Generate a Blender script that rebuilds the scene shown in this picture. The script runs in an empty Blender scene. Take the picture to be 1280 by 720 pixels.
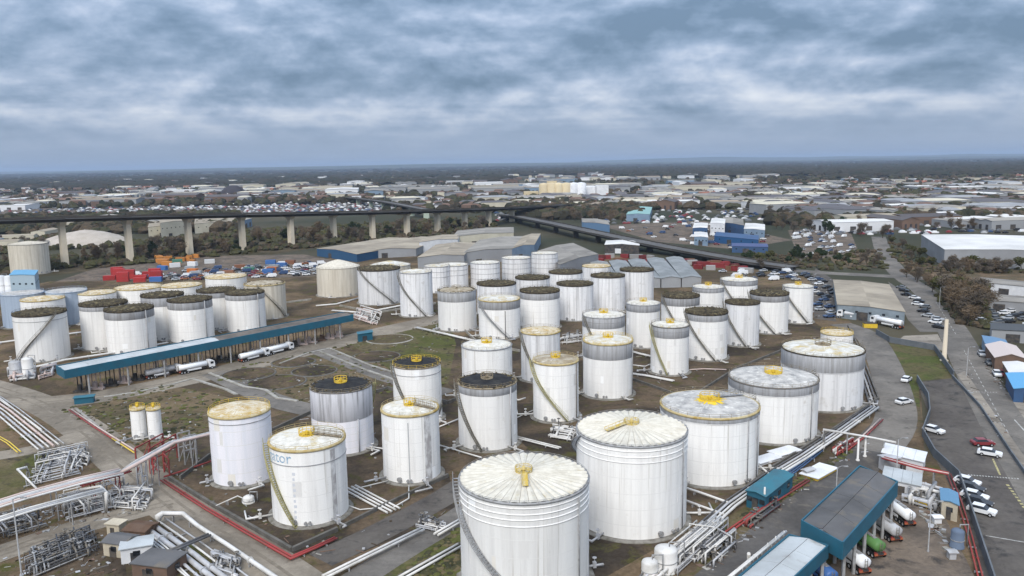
import bpy, math, random
from mathutils import Vector, Matrix
R_ = math.radians
rnd = random.Random(7)
sc = bpy.context.scene
C = sc.collection
# ---------------------------------------------------------------- camera
CAMZ, FPX, PITCH, ROLL = 60.0, 1000.0, R_(8.87), R_(0.94)
cp, sp, cr, sr = math.cos(PITCH), math.sin(PITCH), math.cos(ROLL), math.sin(ROLL)
FW = Vector((0, cp, -sp)); U0 = Vector((0, sp, cp)); X0 = Vector((1, 0, 0))
UP = U0*cr + X0*sr; RT = X0*cr - U0*sr
cam_d = bpy.data.cameras.new('camera'); cam = bpy.data.objects.new('camera', cam_d); C.objects.link(cam)
cam_d.sensor_width = 36.0; cam_d.lens = 36.0*FPX/1280.0; cam_d.clip_start = 1.0; cam_d.clip_end = 90000.0
m = Matrix((RT, UP, -FW)).transposed().to_4x4(); m.translation = Vector((0, 0, CAMZ)); cam.matrix_world = m
sc.camera = cam
# ---------------------------------------------------------------- light
SUN_EL, SUN_AZ = R_(44), R_(194)          # azimuth from +Y, clockwise: behind the camera
s2 = Vector((math.cos(SUN_EL)*math.sin(SUN_AZ), math.cos(SUN_EL)*math.cos(SUN_AZ), math.sin(SUN_EL)))
sun_d = bpy.data.lights.new('sun', 'SUN'); sun_d.energy = 1.5; sun_d.angle = R_(30); sun_d.color = (1.0, .965, .91)
sun = bpy.data.objects.new('sun', sun_d); C.objects.link(sun); sun.rotation_euler = s2.to_track_quat('Z', 'Y').to_euler()
sun.location = (0, 0, 300)
sc.view_settings.view_transform = 'Standard'; sc.view_settings.look = 'None'
sc.view_settings.exposure = 1.15; sc.view_settings.gamma = 1.0; sc.view_settings.use_curve_mapping = False
sc.render.engine = 'CYCLES'; sc.cycles.use_denoising = True
sc.cycles.max_bounces = 5; sc.cycles.diffuse_bounces = 3; sc.cycles.glossy_bounces = 2; sc.cycles.volume_bounces = 0
sc.cycles.use_adaptive_sampling = True; sc.cycles.adaptive_threshold = 0.02
# ---------------------------------------------------------------- world: overcast sky
wd = bpy.data.worlds.new('World'); sc.world = wd; wd.use_nodes = True
class NT:
    """tiny helper to wire shader nodes"""
    def __init__(s, tree): s.t = tree
    def n(s, typ, ins=None, **props):
        nd = s.t.nodes.new(typ)
        for k, v in props.items(): setattr(nd, k, v)
        for k, v in (ins or {}).items():
            if hasattr(v, 'is_linked') or hasattr(v, 'links'): s.t.links.new(v, nd.inputs[k])
            else: nd.inputs[k].default_value = v
        return nd
    def math(s, op, a, b=0.0, clamp=False):
        return s.n('ShaderNodeMath', {0: a, 1: b}, operation=op, use_clamp=clamp).outputs[0]
    def mix(s, f, a, b, bt='MIX'):
        nd = s.n('ShaderNodeMix', data_type='RGBA', blend_type=bt)
        for i, v in ((0, f), (6, a), (7, b)):
            if hasattr(v, 'links'): s.t.links.new(v, nd.inputs[i])
            else: nd.inputs[i].default_value = (v if i == 0 else (*v[:3], 1))
        return nd.outputs[2]
    def ramp(s, f, stops):
        nd = s.n('ShaderNodeValToRGB', {0: f}); cr_ = nd.color_ramp
        while len(cr_.elements) < len(stops): cr_.elements.new(.5)
        for e, (p, c) in zip(cr_.elements, stops):
            e.position = p; e.color = (c, c, c, 1) if isinstance(c, (int, float)) else (*c, 1)
        return nd.outputs[0]
    def noise(s, vec, scale, detail=4, rough=.55, dist=0.0):
        ins = {'Scale': scale, 'Detail': detail, 'Roughness': rough, 'Distortion': dist}
        if vec is not None: ins['Vector'] = vec
        return s.n('ShaderNodeTexNoise', ins).outputs[0]
    def scale(s, vec, xyz, loc=(0, 0, 0)):
        return s.n('ShaderNodeMapping', {0: vec, 1: loc, 3: xyz}).outputs[0]
wt = NT(wd.node_tree); wd.node_tree.nodes.clear()
tc = wt.n('ShaderNodeTexCoord').outputs['Generated']
sep = wt.n('ShaderNodeSeparateXYZ', {0: tc})
zz = wt.math('MAXIMUM', sep.outputs[2], 0.0)
den = wt.math('ADD', zz, 0.055)
px_ = wt.math('DIVIDE', sep.outputs[0], den); py_ = wt.math('DIVIDE', sep.outputs[1], den)
pv = wt.n('ShaderNodeCombineXYZ', {0: px_, 1: py_, 2: 0.0}).outputs[0]
el = wt.math('MULTIPLY', wt.math('POWER', zz, .85), 1.75)                    # height in the sky, stretched near the horizon
dome = wt.n('ShaderNodeCombineXYZ', {0: sep.outputs[0], 1: sep.outputs[1], 2: el}).outputs[0]
SKO = (2.35, 1.9, .6, .3)
deck = wt.noise(wt.scale(pv, (.13, .34, 1), (SKO[0], SKO[1], 0)), 1.0, 7, .56, .3)      # broad decks: shaded undersides
def billow(dz, sc_=6.0, det=9, ox=0.0): return wt.noise(wt.scale(dome, (sc_, sc_, sc_), (SKO[2]+ox, 0, SKO[3]+dz)), 1.0, det, .54, .12)
n2, n2u, n2w = billow(0), billow(.20), billow(.6)
m2, m2u = billow(0, 14.0, 7, 3.0), billow(.2, 14.0, 7, 3.0)
tops = wt.math('MULTIPLY', wt.math('SUBTRACT', n2, n2u), 1.05)             # lit upper edges of the billows
tops2 = wt.math('ADD', wt.math('MULTIPLY', wt.math('SUBTRACT', n2, n2w), .40), wt.math('MULTIPLY', wt.math('SUBTRACT', m2, m2u), .30))
val = wt.math('ADD', wt.math('ADD', wt.math('MULTIPLY', deck, .78), wt.math('MULTIPLY', n2, .22)), wt.math('ADD', tops, tops2))
cl = wt.ramp(val, [(.22, (.135, .205, .300)), (.34, (.195, .275, .390)), (.44, (.262, .345, .472)), (.53, (.350, .428, .560)), (.63, (.470, .535, .650)), (.75, (.600, .645, .730)), (.90, (.72, .75, .80))])
hz = wt.ramp(zz, [(0, 1.0), (.025, .85), (.065, 0)])
cl = wt.mix(hz, cl, (.310, .390, .525))
over = wt.math('ADD', 1.0, wt.math('MULTIPLY', zz, 2.0))                  # an overcast sky is brighter towards its top
sky = wt.n('ShaderNodeTexSky', sky_type='NISHITA', sun_disc=False, sun_elevation=SUN_EL, sun_rotation=SUN_AZ)
SKYK = 4.6
cl = wt.n('ShaderNodeVectorMath', {0: cl, 'Scale': wt.math('MULTIPLY', over, SKYK)}, operation='SCALE').outputs[0]
bg = wt.n('ShaderNodeBackground', {0: wt.mix(.97, sky.outputs[0], cl), 1: 0.1})
wt.n('ShaderNodeOutputWorld', {0: bg.outputs[0]})
# ---------------------------------------------------------------- pixels of the photograph (1280 x 720) -> places
def ray(px, py):
    return (FW*FPX + RT*(px-640) + UP*(360-py)).normalized()
def G(px, py, z=0.0):
    d = ray(px, py); t = (z-CAMZ)/d.z
    return Vector((d.x*t, d.y*t, z))
def proj(p):
    q = Vector(p) - Vector((0, 0, CAMZ)); d = q.dot(FW)
    return 640+FPX*q.dot(RT)/d, 360-FPX*q.dot(UP)/d
# ---------------------------------------------------------------- mesh helpers
class MB:
    def __init__(s): s.v = []; s.f = []; s.m = []; s.sm = []
    def add(s, vs, fs, mi=0, sm=False):
        o = len(s.v); s.v += [tuple(p) for p in vs]
        s.f += [tuple(i+o for i in f) for f in fs]; s.m += [mi]*len(fs); s.sm += [sm]*len(fs); return s
    def box(s, c, d, rz=0.0, mi=0, taper=1.0):
        x, y, z = d[0]/2, d[1]/2, d[2]/2; ca, sa = math.cos(rz), math.sin(rz); vs = []
        for k, t in ((-z, 1), (z, taper)):
            for a, b in ((-x, -y), (x, -y), (x, y), (-x, y)):
                a, b = a*t, b*t; vs.append((c[0]+a*ca-b*sa, c[1]+a*sa+b*ca, c[2]+k))
        return s.add(vs, [(3, 2, 1, 0), (4, 5, 6, 7), (0, 1, 5, 4), (1, 2, 6, 5), (2, 3, 7, 6), (3, 0, 4, 7)], mi)
    def beam(s, p, q, w, h, mi=0):
        p, q = Vector(p), Vector(q); d = (q-p).normalized()
        sx = d.cross(Vector((0, 0, 1)))
        sx = Vector((1, 0, 0)) if sx.length < 1e-4 else sx.normalized()
        u = sx.cross(d); vs = []
        for e in (p, q):
            for a, b in ((-1, -1), (1, -1), (1, 1), (-1, 1)): vs.append(e+sx*(a*w/2)+u*(b*h/2))
        return s.add(vs, [(0, 1, 2, 3), (7, 6, 5, 4), (4, 5, 1, 0), (5, 6, 2, 1), (6, 7, 3, 2), (7, 4, 0, 3)], mi)
    def tube(s, pts, r, n=8, mi=0, cap=True):
        pts = [Vector(p) for p in pts]; vs = []; L = len(pts); prev = None
        for i, p in enumerate(pts):
            a = (pts[i]-pts[i-1]).normalized() if i else None
            b = (pts[i+1]-pts[i]).normalized() if i < L-1 else None
            d = (a+b) if a and b else (a or b)
            if d.length < 1e-5: d = a
            k = 1.0
            if a and b: k = 1/max(.5, math.cos(a.angle(b)/2))
            d = d.normalized(); ref = Vector((0, 0, 1)) if abs(d.z) < .95 else Vector((1, 0, 0))
            sx = d.cross(ref).normalized() if prev is None else (prev - d*prev.dot(d)).normalized()
            prev = sx; u = d.cross(sx)
            for j in range(n):
                t = 2*math.pi*j/n; vs.append(p+(sx*math.cos(t)+u*math.sin(t))*r*k)
        fs = [(i*n+j, i*n+(j+1) % n, (i+1)*n+(j+1) % n, (i+1)*n+j) for i in range(L-1) for j in range(n)]
        s.add(vs, fs, mi, True)
        if cap:
            o = len(s.v)-len(vs)
            s.f += [tuple(o+j for j in reversed(range(n))), tuple(o+(L-1)*n+j for j in range(n))]; s.m += [mi]*2; s.sm += [False]*2
        return s
    def lathe(s, prof, n=48, mi=0, sm=True, c=(0, 0, 0), a0=0.0, a1=2*math.pi, sx=1.0, sy=1.0):
        full = abs(a1-a0-2*math.pi) < 1e-6; k = n if full else n+1; vs = []
        for r, z in prof:
            for j in range(k):
                t = a0+(a1-a0)*j/n; vs.append((c[0]+r*math.cos(t)*sx, c[1]+r*math.sin(t)*sy, c[2]+z))
        fs = []
        for i in range(len(prof)-1):
            for j in range(n):
                q = (j+1) % k if full else j+1
                fs.append((i*k+j, i*k+q, (i+1)*k+q, (i+1)*k+j))
        return s.add(vs, fs, mi, sm)
    def poly(s, pts, mi=0): return s.add(pts, [tuple(range(len(pts)))], mi)
    def prism(s, pts, z0, z1, mi=0):
        n = len(pts); ar = sum(pts[i][0]*pts[(i+1) % n][1]-pts[(i+1) % n][0]*pts[i][1] for i in range(n))
        if ar < 0: pts = pts[::-1]
        vs = [(p[0], p[1], z0) for p in pts]+[(p[0], p[1], z1) for p in pts]
        return s.add(vs, [tuple(reversed(range(n))), tuple(range(n, 2*n))]+[(i, (i+1) % n, n+(i+1) % n, n+i) for i in range(n)], mi)
    def mesh(s, name, mats):
        me = bpy.data.meshes.new(name); me.from_pydata(s.v, [], s.f)
        for q in (mats if isinstance(mats, (list, tuple)) else [mats]): me.materials.append(q)
        me.polygons.foreach_set('material_index', s.m); me.polygons.foreach_set('use_smooth', s.sm); me.update()
        return me
    def build(s, name, mats, parent=None):
        o = bpy.data.objects.new(name, s.mesh(name, mats)); C.objects.link(o)
        if parent is not None: o.parent = parent
        return o
def tag(o, label=None, cat=None, group=None, kind=None):
    for k, v in (('label', label), ('category', cat), ('group', group), ('kind', kind)):
        if v: o[k] = v
    return o
def thing(name, label, cat, loc=(0, 0, 0), rz=0.0, group=None):
    o = bpy.data.objects.new(name, None); C.objects.link(o); o.location = loc; o.rotation_euler = (0, 0, rz); o.empty_display_size = .5
    return tag(o, label, cat, group)
def put(me, name, parent=None, loc=(0, 0, 0), rz=0.0):
    o = bpy.data.objects.new(name, me); C.objects.link(o); o.location = loc; o.rotation_euler = (0, 0, rz)
    if parent is not None: o.parent = parent
    return o
def copy_tree(o, loc=None, rz=None, parent=None, label=None, group=None, scale=None):
    c = o.copy(); C.objects.link(c); c.parent = parent
    if loc is not None: c.location = loc
    if rz is not None: c.rotation_euler = (0, 0, rz)
    if scale is not None: c.scale = (scale,)*3
    if label: c['label'] = label
    if group: c['group'] = group
    for ch in o.children: copy_tree(ch, parent=c)
    return c
# ---------------------------------------------------------------- materials
MATS = {}
def mat(name, col, rough=.75, metal=0.0, col2=None, nscale=1.0, nmul=(1, 1, 1), lo=.4, hi=.65, bump=0.0, bscale=8.0, col3=None, n3scale=.2, lo3=.5, hi3=.7, vary=0.0, rand=False, coord='Object', spec=.3, detail=5, runs=None):
    if name in MATS: return MATS[name]
    mt = bpy.data.materials.new(name); mt.use_nodes = True; t = NT(mt.node_tree); b = mt.node_tree.nodes['Principled BSDF']
    b.inputs['Roughness'].default_value = rough; b.inputs['Metallic'].default_value = metal; b.inputs['Specular IOR Level'].default_value = spec if rough < .7 else .06
    co = t.n('ShaderNodeTexCoord').outputs[coord] if coord != 'World' else t.n('ShaderNodeNewGeometry').outputs['Position']
    oi = t.n('ShaderNodeObjectInfo').outputs['Random'] if (rand or vary) else None
    if rand: co = t.n('ShaderNodeVectorMath', {0: co, 1: t.n('ShaderNodeCombineXYZ', {0: t.math('MULTIPLY', oi, 71.0), 1: t.math('MULTIPLY', oi, 37.0), 2: 0.0}).outputs[0]}, operation='ADD').outputs[0]
    c = (*col, 1)
    if col2:
        f = t.ramp(t.noise(t.scale(co, nmul), nscale, detail, .6), [(lo, 0.0), (hi, 1.0)]); c = t.mix(f, col, col2)
    if col3:
        f = t.ramp(t.noise(t.scale(co, (1, 1, 1), (9, 4, 2)), n3scale, detail, .6), [(lo3, 0.0), (hi3, 1.0)]); c = t.mix(f, c, col3)
    if runs:
        f = t.ramp(t.noise(t.scale(co, (2.6, 2.6, .035), (3, 8, 1)), 1.0, 4, .6), [(.60, 0.0), (.78, .75)]); c = t.mix(f, c, runs)
        f = t.ramp(t.noise(t.scale(co, (1, 1, 1.6), (1, 5, 3)), 1.9, 5, .7), [(.62, 0.0), (.74, .35)]); c = t.mix(f, c, runs)
    if vary:
        k = t.math('ADD', 1.0-vary/2, t.math('MULTIPLY', oi, vary))
        if not hasattr(c, 'links'): c = t.mix(0.0, col, col)
        c = t.n('ShaderNodeVectorMath', {0: c, 'Scale': k}, operation='SCALE').outputs[0]
    if hasattr(c, 'links'): t.t.links.new(c, b.inputs['Base Color'])
    else: b.inputs['Base Color'].default_value = c
    if bump:
        bn = t.n('ShaderNodeBump', {'Strength': bump, 'Distance': .1, 'Height': t.noise(co, bscale, 4, .6)})
        t.t.links.new(bn.outputs[0], b.inputs['Normal'])
    MATS[name] = mt; return mt
WHITE = mat('tank_white', (.79, .77, .735), .6, col2=(.66, .64, .61), nscale=1.0, nmul=(.9, .9, .05), lo=.42, hi=.72, col3=(.60, .56, .50), n3scale=.5, lo3=.64, hi3=.8, rand=True, vary=.16, runs=(.30, .25, .19))
LILAC = mat('tank_lilac_white', (.78, .755, .775), .55, col2=(.68, .68, .71), nscale=1.0, nmul=(.8, .8, .05), rand=True)
STREAK = mat('tank_streaked', (.70, .69, .68), .6, col2=(.37, .36, .36), nscale=1.0, nmul=(1.2, 1.2, .03), lo=.46, hi=.74, col3=(.45, .42, .38), n3scale=.4, lo3=.58, hi3=.8, rand=True, vary=.2, runs=(.22, .19, .16))
GREYBAND = mat('weathered_grey_band', (.47, .47, .48), .7, col2=(.30, .29, .28), nscale=1.0, nmul=(1.4, 1.4, .1), lo=.4, hi=.7, rand=True, vary=.2)
SOOTBAND = mat('sooty_streaked_band', (.66, .65, .67), .7, col2=(.26, .25, .25), nscale=1.0, nmul=(1.3, 1.3, .07), lo=.48, hi=.72, rand=True)
BEIGET = mat('tank_beige', (.60, .55, .46), .7, col2=(.46, .41, .33), nscale=1.0, nmul=(1, 1, .06), rand=True)
BLUET = mat('tank_blue_grey', (.33, .39, .47), .6, col2=(.25, .30, .37), nscale=1.0, nmul=(.6, .6, .05), rand=True)
R_WHITE = mat('roof_white', (.63, .60, .535), .85, col2=(.45, .42, .36), nscale=.8, lo=.42, hi=.68, col3=(.44, .34, .15), n3scale=.45, lo3=.55, hi3=.74, rand=True, bump=.15, bscale=3)
R_CREAM = mat('roof_dull_cream', (.60, .56, .475), .9, col2=(.46, .42, .345), nscale=.7, lo=.4, hi=.7, col3=(.42, .33, .16), n3scale=.6, lo3=.60, hi3=.78, rand=True)
R_PALE = mat('roof_pale_stained', (.60, .58, .53), .8, col2=(.42, .39, .33), nscale=.5, lo=.42, hi=.66, col3=(.45, .34, .14), n3scale=.3, lo3=.5, hi3=.68, rand=True)
R_GREY = mat('roof_weathered_grey', (.48, .455, .42), .85, col2=(.25, .245, .235), nscale=.45, lo=.4, hi=.66, col3=(.62, .60, .55), n3scale=.9, lo3=.55, hi3=.7, rand=True)
R_DARK = mat('roof_mossy_dark', (.088, .070, .042), .95, col2=(.022, .019, .016), nscale=.8, lo=.4, hi=.62, col3=(.21, .175, .095), n3scale=.8, lo3=.52, hi3=.66, rand=True, bump=.3, bscale=2)
R_BLACK = mat('roof_black', (.020, .020, .022), .7, col2=(.045, .043, .04), nscale=.5, rand=True)
R_RUST = mat('roof_rust_yellow', (.56, .50, .38), .85, col2=(.40, .27, .10), nscale=.5, lo=.4, hi=.62, col3=(.62, .58, .5), n3scale=.8, lo3=.52, hi3=.66, rand=True)
R_TAN = mat('roof_stained_tan', (.38, .33, .25), .85, col2=(.20, .15, .09), nscale=.4, col3=(.52, .48, .40), n3scale=.6, lo3=.55, hi3=.66, rand=True)
GRIME = mat('rim_grime', (.085, .068, .045), .95, col2=(.035, .03, .024), nscale=.9, lo=.35, hi=.6, col3=(.20, .17, .11), n3scale=1.1, lo3=.58, hi3=.7, rand=True)
STEELD = mat('steel_dark', (.13, .125, .12), .7, col2=(.20, .17, .13), nscale=2)
STEELG = mat('steel_grey', (.30, .30, .30), .6, col2=(.21, .20, .19), nscale=1.5)
RUSTRAIL = mat('rail_rusty', (.30, .25, .17), .8, col2=(.16, .12, .08), nscale=1.2)
YRIM = mat('rim_yellow_rust', (.50, .43, .27), .85, col2=(.36, .25, .08), nscale=.7, lo=.35, hi=.65, rand=True)
YELLOWD = mat('faded_yellow', (.52, .37, .075), .75, col2=(.50, .44, .30), nscale=1.2, lo=.42, hi=.62)
YELLOW = mat('paint_yellow', (.62, .42, .035), .6, col2=(.50, .33, .03), nscale=1.5, lo=.4, hi=.7)
OLIVE = mat('stair_olive', (.36, .33, .17), .7, col2=(.27, .24, .12), nscale=1.0)
STAIRB = mat('stair_brown_grey', (.20, .18, .145), .75, col2=(.13, .12, .10), nscale=1.0)
SEAM = mat('seam_grey', (.67, .65, .62), .7)
PATCH = [mat('repaint_dull', (.66, .64, .61), .6), mat('repaint_bright', (.84, .83, .81), .55), mat('repaint_buff', (.70, .66, .59), .65)]
FOUND = mat('concrete_ring', (.22, .205, .18), .9, col2=(.12, .11, .09), nscale=.8)
CONC = mat('concrete', (.34, .32, .285), .9, col2=(.24, .225, .195), nscale=.6, col3=(.18, .165, .13), n3scale=.15, vary=.15)
PIPEW = mat('pipe_white', (.58, .56, .53), .6, col2=(.38, .36, .32), nscale=.35, lo=.45, hi=.75, rand=True)
PIPEG = mat('pipe_grey', (.42, .42, .43), .5, col2=(.30, .29, .28), nscale=.4, rand=True)
PIPED = mat('pipe_dark', (.08, .082, .09), .6, col2=(.12, .11, .1), nscale=.5)
PIPER = mat('pipe_red', (.27, .038, .036), .6, col2=(.20, .05, .04), nscale=.5)
PIPEP = mat('pipe_pinkish', (.52, .42, .38), .6, col2=(.44, .34, .30), nscale=.4)
PIPEY = mat('pipe_yellow', (.55, .40, .06), .55)
TEAL = mat('teal_cladding', (.017, .108, .162), .6, col2=(.024, .085, .125), nscale=.4, lo=.35, hi=.7)
TEALR = mat('teal_roof', (.032, .145, .19), .65, col2=(.045, .11, .145), nscale=.3)
BLUEC = mat('blue_cladding', (.034, .085, .18), .65, col2=(.04, .07, .14), nscale=.2)
GLASS = mat('dark_glass', (.02, .024, .03), .12, spec=.6)
TYRE = mat('rubber', (.015, .015, .015), .9)
# ================================================================ THE SETTING
LAND = mat('land', (.046, .046, .030), .95, col2=(.095, .078, .052), nscale=.0035, lo=.42, hi=.6, col3=(.030, .036, .022), n3scale=.0016, lo3=.46, hi3=.6, coord='World', detail=8)
def gmat(name, c1, c2, c3, big=.03, mid=.22, rough=.95, fine=.55, w3=(.54, .66), bump=.3):
    """ground: broad patches of two colours, middle-sized patches of a third, fine grit over all"""
    mt = bpy.data.materials.new(name); mt.use_nodes = True; t = NT(mt.node_tree); b = mt.node_tree.nodes['Principled BSDF']
    b.inputs['Roughness'].default_value = rough; b.inputs['Specular IOR Level'].default_value = .03; co = t.n('ShaderNodeNewGeometry').outputs['Position']
    c = t.mix(t.ramp(t.noise(co, big, 7, .66, .6), [(.42, 0.0), (.57, 1.0)]), c1, c2)
    c = t.mix(t.ramp(t.noise(t.scale(co, (1, 1, 1), (31, 17, 0)), mid, 5, .65, .4), [(w3[0], 0.0), (w3[1], 1.0)]), c, c3)
    g = t.math('ADD', 1-fine*.5, t.math('MULTIPLY', t.ramp(t.noise(co, 1.1, 6, .75), [(.32, 0.0), (.68, 1.0)]), fine))
    g2 = t.math('ADD', .55, t.math('MULTIPLY', t.noise(t.scale(co, (1, 1, 1), (5, 9, 0)), .11, 6, .7), .85))
    c = t.n('ShaderNodeVectorMath', {0: c, 'Scale': t.math('MULTIPLY', g, g2)}, operation='SCALE').outputs[0]
    t.t.links.new(c, b.inputs['Base Color'])
    bn = t.n('ShaderNodeBump', {'Strength': bump, 'Distance': .15, 'Height': t.noise(co, .9, 5, .65)}); t.t.links.new(bn.outputs[0], b.inputs['Normal'])
    MATS[name] = mt; return mt
YARD = gmat('yard_earth', (.150, .106, .066), (.070, .053, .036), (.070, .066, .024))
MOSSY = gmat('mossy_rough_ground', (.118, .094, .054), (.072, .076, .026), (.052, .044, .034), .05, .3)
BROWNF = gmat('brown_rough_ground', (.140, .103, .064), (.082, .066, .040), (.088, .086, .032), .045, .25)
ROADM = gmat('road_concrete', (.250, .215, .170), (.170, .145, .115), (.115, .098, .078), .05, .35, fine=.25, w3=(.58, .72), bump=.1)
ASPH = gmat('asphalt_dark', (.088, .078, .070), (.110, .098, .086), (.052, .049, .047), .05, .25, fine=.25, bump=.1)
ASPHG = gmat('asphalt_worn', (.175, .158, .138), (.125, .114, .102), (.095, .086, .076), .05, .3, fine=.25, w3=(.57, .7), bump=.1)
LANEG = gmat('lane_dark_grey', (.105, .097, .090), (.078, .072, .067), (.13, .115, .098), .05, .3, fine=.25, bump=.1)
PAVE = gmat('paved_yard', (.165, .130, .100), (.105, .086, .070), (.062, .054, .048), .08, .3, fine=.35)
PALEC = gmat('pale_concrete_yard', (.285, .250, .205), (.205, .180, .150), (.15, .13, .108), .03, .2, fine=.25, bump=.1)
GRASS = gmat('rough_grass', (.068, .080, .026), (.095, .080, .042), (.055, .052, .028), .08, .4)
EARTH = gmat('bare_brown_earth', (.155, .108, .070), (.098, .078, .050), (.07, .062, .036), .04, .2)
SCRUBG = gmat('scrub_ground', (.058, .050, .030), (.092, .072, .046), (.04, .036, .024), .03, .15)
BEDS = gmat('dark_bund_floor', (.110, .080, .053), (.046, .037, .029), (.070, .064, .024), .05, .3)
PAINTW = mat('road_paint_white', (.42, .41, .38), .85, col2=(.22, .21, .19), nscale=1.0, coord='World')
PAINTY = mat('road_paint_yellow', (.40, .35, .17), .85, col2=(.2, .18, .12), nscale=1.0, coord='World')
FIELDP = mat('pale_field', (.19, .165, .12), .95, col2=(.13, .125, .075), nscale=.01, coord='World')
FIELDG = mat('green_field', (.075, .10, .035), .95, col2=(.10, .105, .05), nscale=.01, coord='World')
def struct(o, label=None): return tag(o, label, kind='structure')
mb = MB(); rr = [0, 25, 60, 100, 150, 210, 290, 400, 560, 800, 1150, 1700, 2500, 3800, 6000, 9500, 15000, 24000, 38000]; NS = 72
vs = [(0, 0, 0)]+[(r*math.cos(2*math.pi*k/NS), r*math.sin(2*math.pi*k/NS), 0) for r in rr[1:] for k in range(NS)]
fs = [(0, 1+k, 1+(k+1) % NS) for k in range(NS)]
for i in range(len(rr)-2):
    for k in range(NS):
        a, b = 1+i*NS+k, 1+i*NS+(k+1) % NS; fs.append((a, a+NS, b+NS, b))
mb.add(vs, fs); struct(mb.build('ground', LAND), 'brown and dark green land reaching to the horizon')
def sheet(name, pix, z, material, label=None, par=None):
    pts = [G(x, y) for x, y in pix]; o = MB()
    n = len(pts); ar = sum(pts[i].x*pts[(i+1) % n].y-pts[(i+1) % n].x*pts[i].y for i in range(n))
    if ar < 0: pts = pts[::-1]
    o.poly([(p.x, p.y, z) for p in pts]); ob = o.build(name, material, par)
    return struct(ob, label) if par is None else ob
def smooth(pts, it=2):
    pts = [Vector(p) for p in pts]
    for _ in range(it):
        q = [pts[0]]
        for a, b in zip(pts, pts[1:]): q += [a*.75+b*.25, a*.25+b*.75]
        q.append(pts[-1]); pts = q
    return pts
def ribbon_pts(pts, w):
    L, Rr = [], []
    for i, p in enumerate(pts):
        d = (pts[min(i+1, len(pts)-1)]-pts[max(i-1, 0)]); d.z = 0; d.normalize(); nrm = Vector((-d.y, d.x, 0))
        L.append(p+nrm*w/2); Rr.append(p-nrm*w/2)
    return L, Rr
def road(name, pix, w, z, material, label=None, it=2):
    pts = smooth([G(x, y) for x, y in pix], it); L, Rr = ribbon_pts(pts, w); o = MB(); n = len(pts)
    o.add([(p.x, p.y, z) for p in L+Rr], [(n+i, n+i+1, i+1, i) for i in range(n-1)])
    return struct(o.build(name, material), label)
sheet('terminal_yard', [(-260, 760), (-160, 400), (60, 352), (250, 345), (420, 322), (560, 316), (760, 318), (930, 335), (1040, 350), (1060, 400), (1150, 470), (1155, 560), (1330, 760)], .02, YARD, 'brown earth and gravel between the storage tanks')
sheet('bund_floor', [(165, 565), (262, 545), (480, 480), (560, 500), (660, 545), (560, 590), (575, 640), (430, 700), (370, 694)], .04, BEDS, 'dark earth inside the bund around the front tanks')
sheet('bund_floor', [(560, 425), (700, 395), (840, 400), (1010, 398), (1060, 430), (1090, 510), (900, 640), (760, 720), (560, 740), (575, 640), (660, 560), (560, 480)], .035, BEDS, 'dark earth under the broad tanks')
sheet('rough_ground', [(75, 513), (130, 503), (205, 480), (300, 500), (262, 545), (170, 558), (140, 553)], .04, BROWNF, 'brown rough ground beside the two slim tanks')
sheet('rough_ground', [(262, 473), (300, 458), (420, 432), (470, 452), (480, 480), (395, 505), (345, 497)], .04, BROWNF, 'patchy brown ground with empty tank pads')
sheet('rough_ground', [(440, 432), (470, 412), (560, 398), (570, 430), (560, 480), (500, 470)], .04, MOSSY, 'mossy ground below the middle tanks')
sheet('rough_ground', [(-60, 590), (0, 560), (60, 562), (60, 600), (0, 625), (-60, 640)], .04, MOSSY, 'mossy ground beside the pipe manifold')
sheet('rough_ground', [(200, 690), (260, 668), (340, 735), (200, 740)], .04, MOSSY, 'mossy strip under the pipe bundle')
sheet('rough_ground', [(470, 718), (575, 655), (575, 735), (480, 745)], .04, MOSSY, 'mossy ground in front of the broad tanks')
sheet('rough_ground', [(880, 662), (935, 632), (985, 606), (1070, 560), (1090, 575), (1000, 612), (905, 695), (870, 715)], .045, MOSSY, 'mossy strip along the pipe track')
sheet('rough_ground', [(1100, 428), (1175, 438), (1195, 473), (1148, 476), (1150, 510), (1132, 500)], .045, GRASS, 'grass corner inside the perimeter')
# roads inside the terminal
road('road', [(-60, 470), (20, 492), (70, 513), (115, 543), (165, 588), (230, 643), (310, 690), (420, 770)], 9.5, .06, ROADM, 'dusty concrete road running down past the pipe bridge')
road('road', [(-80, 722), (0, 692), (80, 664), (150, 645), (215, 628)], 6.5, .065, ROADM, 'dusty road joining below the pipe manifold')
road('road', [(40, 506), (120, 497), (200, 482), (300, 459), (400, 434), (470, 416), (560, 396)], 13, .07, ROADM, 'pale road along the teal loading canopy')
road('road', [(268, 466), (300, 481), (345, 503), (420, 520)], 8, .075, ASPHG, 'grey lane between pale kerbs', 1)
road('road', [(395, 437), (440, 455), (500, 478), (560, 492)], 7, .075, ASPHG, 'grey lane below the mossy ground', 1)
road('road', [(-40, 575), (20, 567), (70, 556), (95, 545)], 6, .075, ROADM, 'short dusty road beside the white pipes', 1)
road('road', [(430, 735), (500, 690), (560, 655), (600, 628), (700, 580)], 5.5, .055, ASPHG, 'grey service lane between bunds', 1)
road('road', [(400, 700), (470, 668), (545, 628), (580, 606)], 6.0, .055, ASPH, 'dark service lane in front of the tanks', 1)
road('road', [(1050, 405), (1085, 417), (1102, 445), (1118, 490), (1122, 530), (1095, 565)], 9, .07, ASPHG, 'grey road curving along the tanks to the loading roofs')
road('road', [(1120, 530), (1080, 572), (1000, 645), (890, 745)], 9, .067, LANEG, 'dark grey lane beside the loading roofs')
sheet('road_verge', [(1120, 505), (1150, 510), (1160, 545), (1120, 548)], .05, EARTH, 'worn corner beside the grey road')
sheet('loading_yard', [(1000, 735), (1060, 690), (1125, 615), (1160, 620), (1178, 640), (1225, 735)], .05, PAVE, 'paved loading yard with dark stains')
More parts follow.
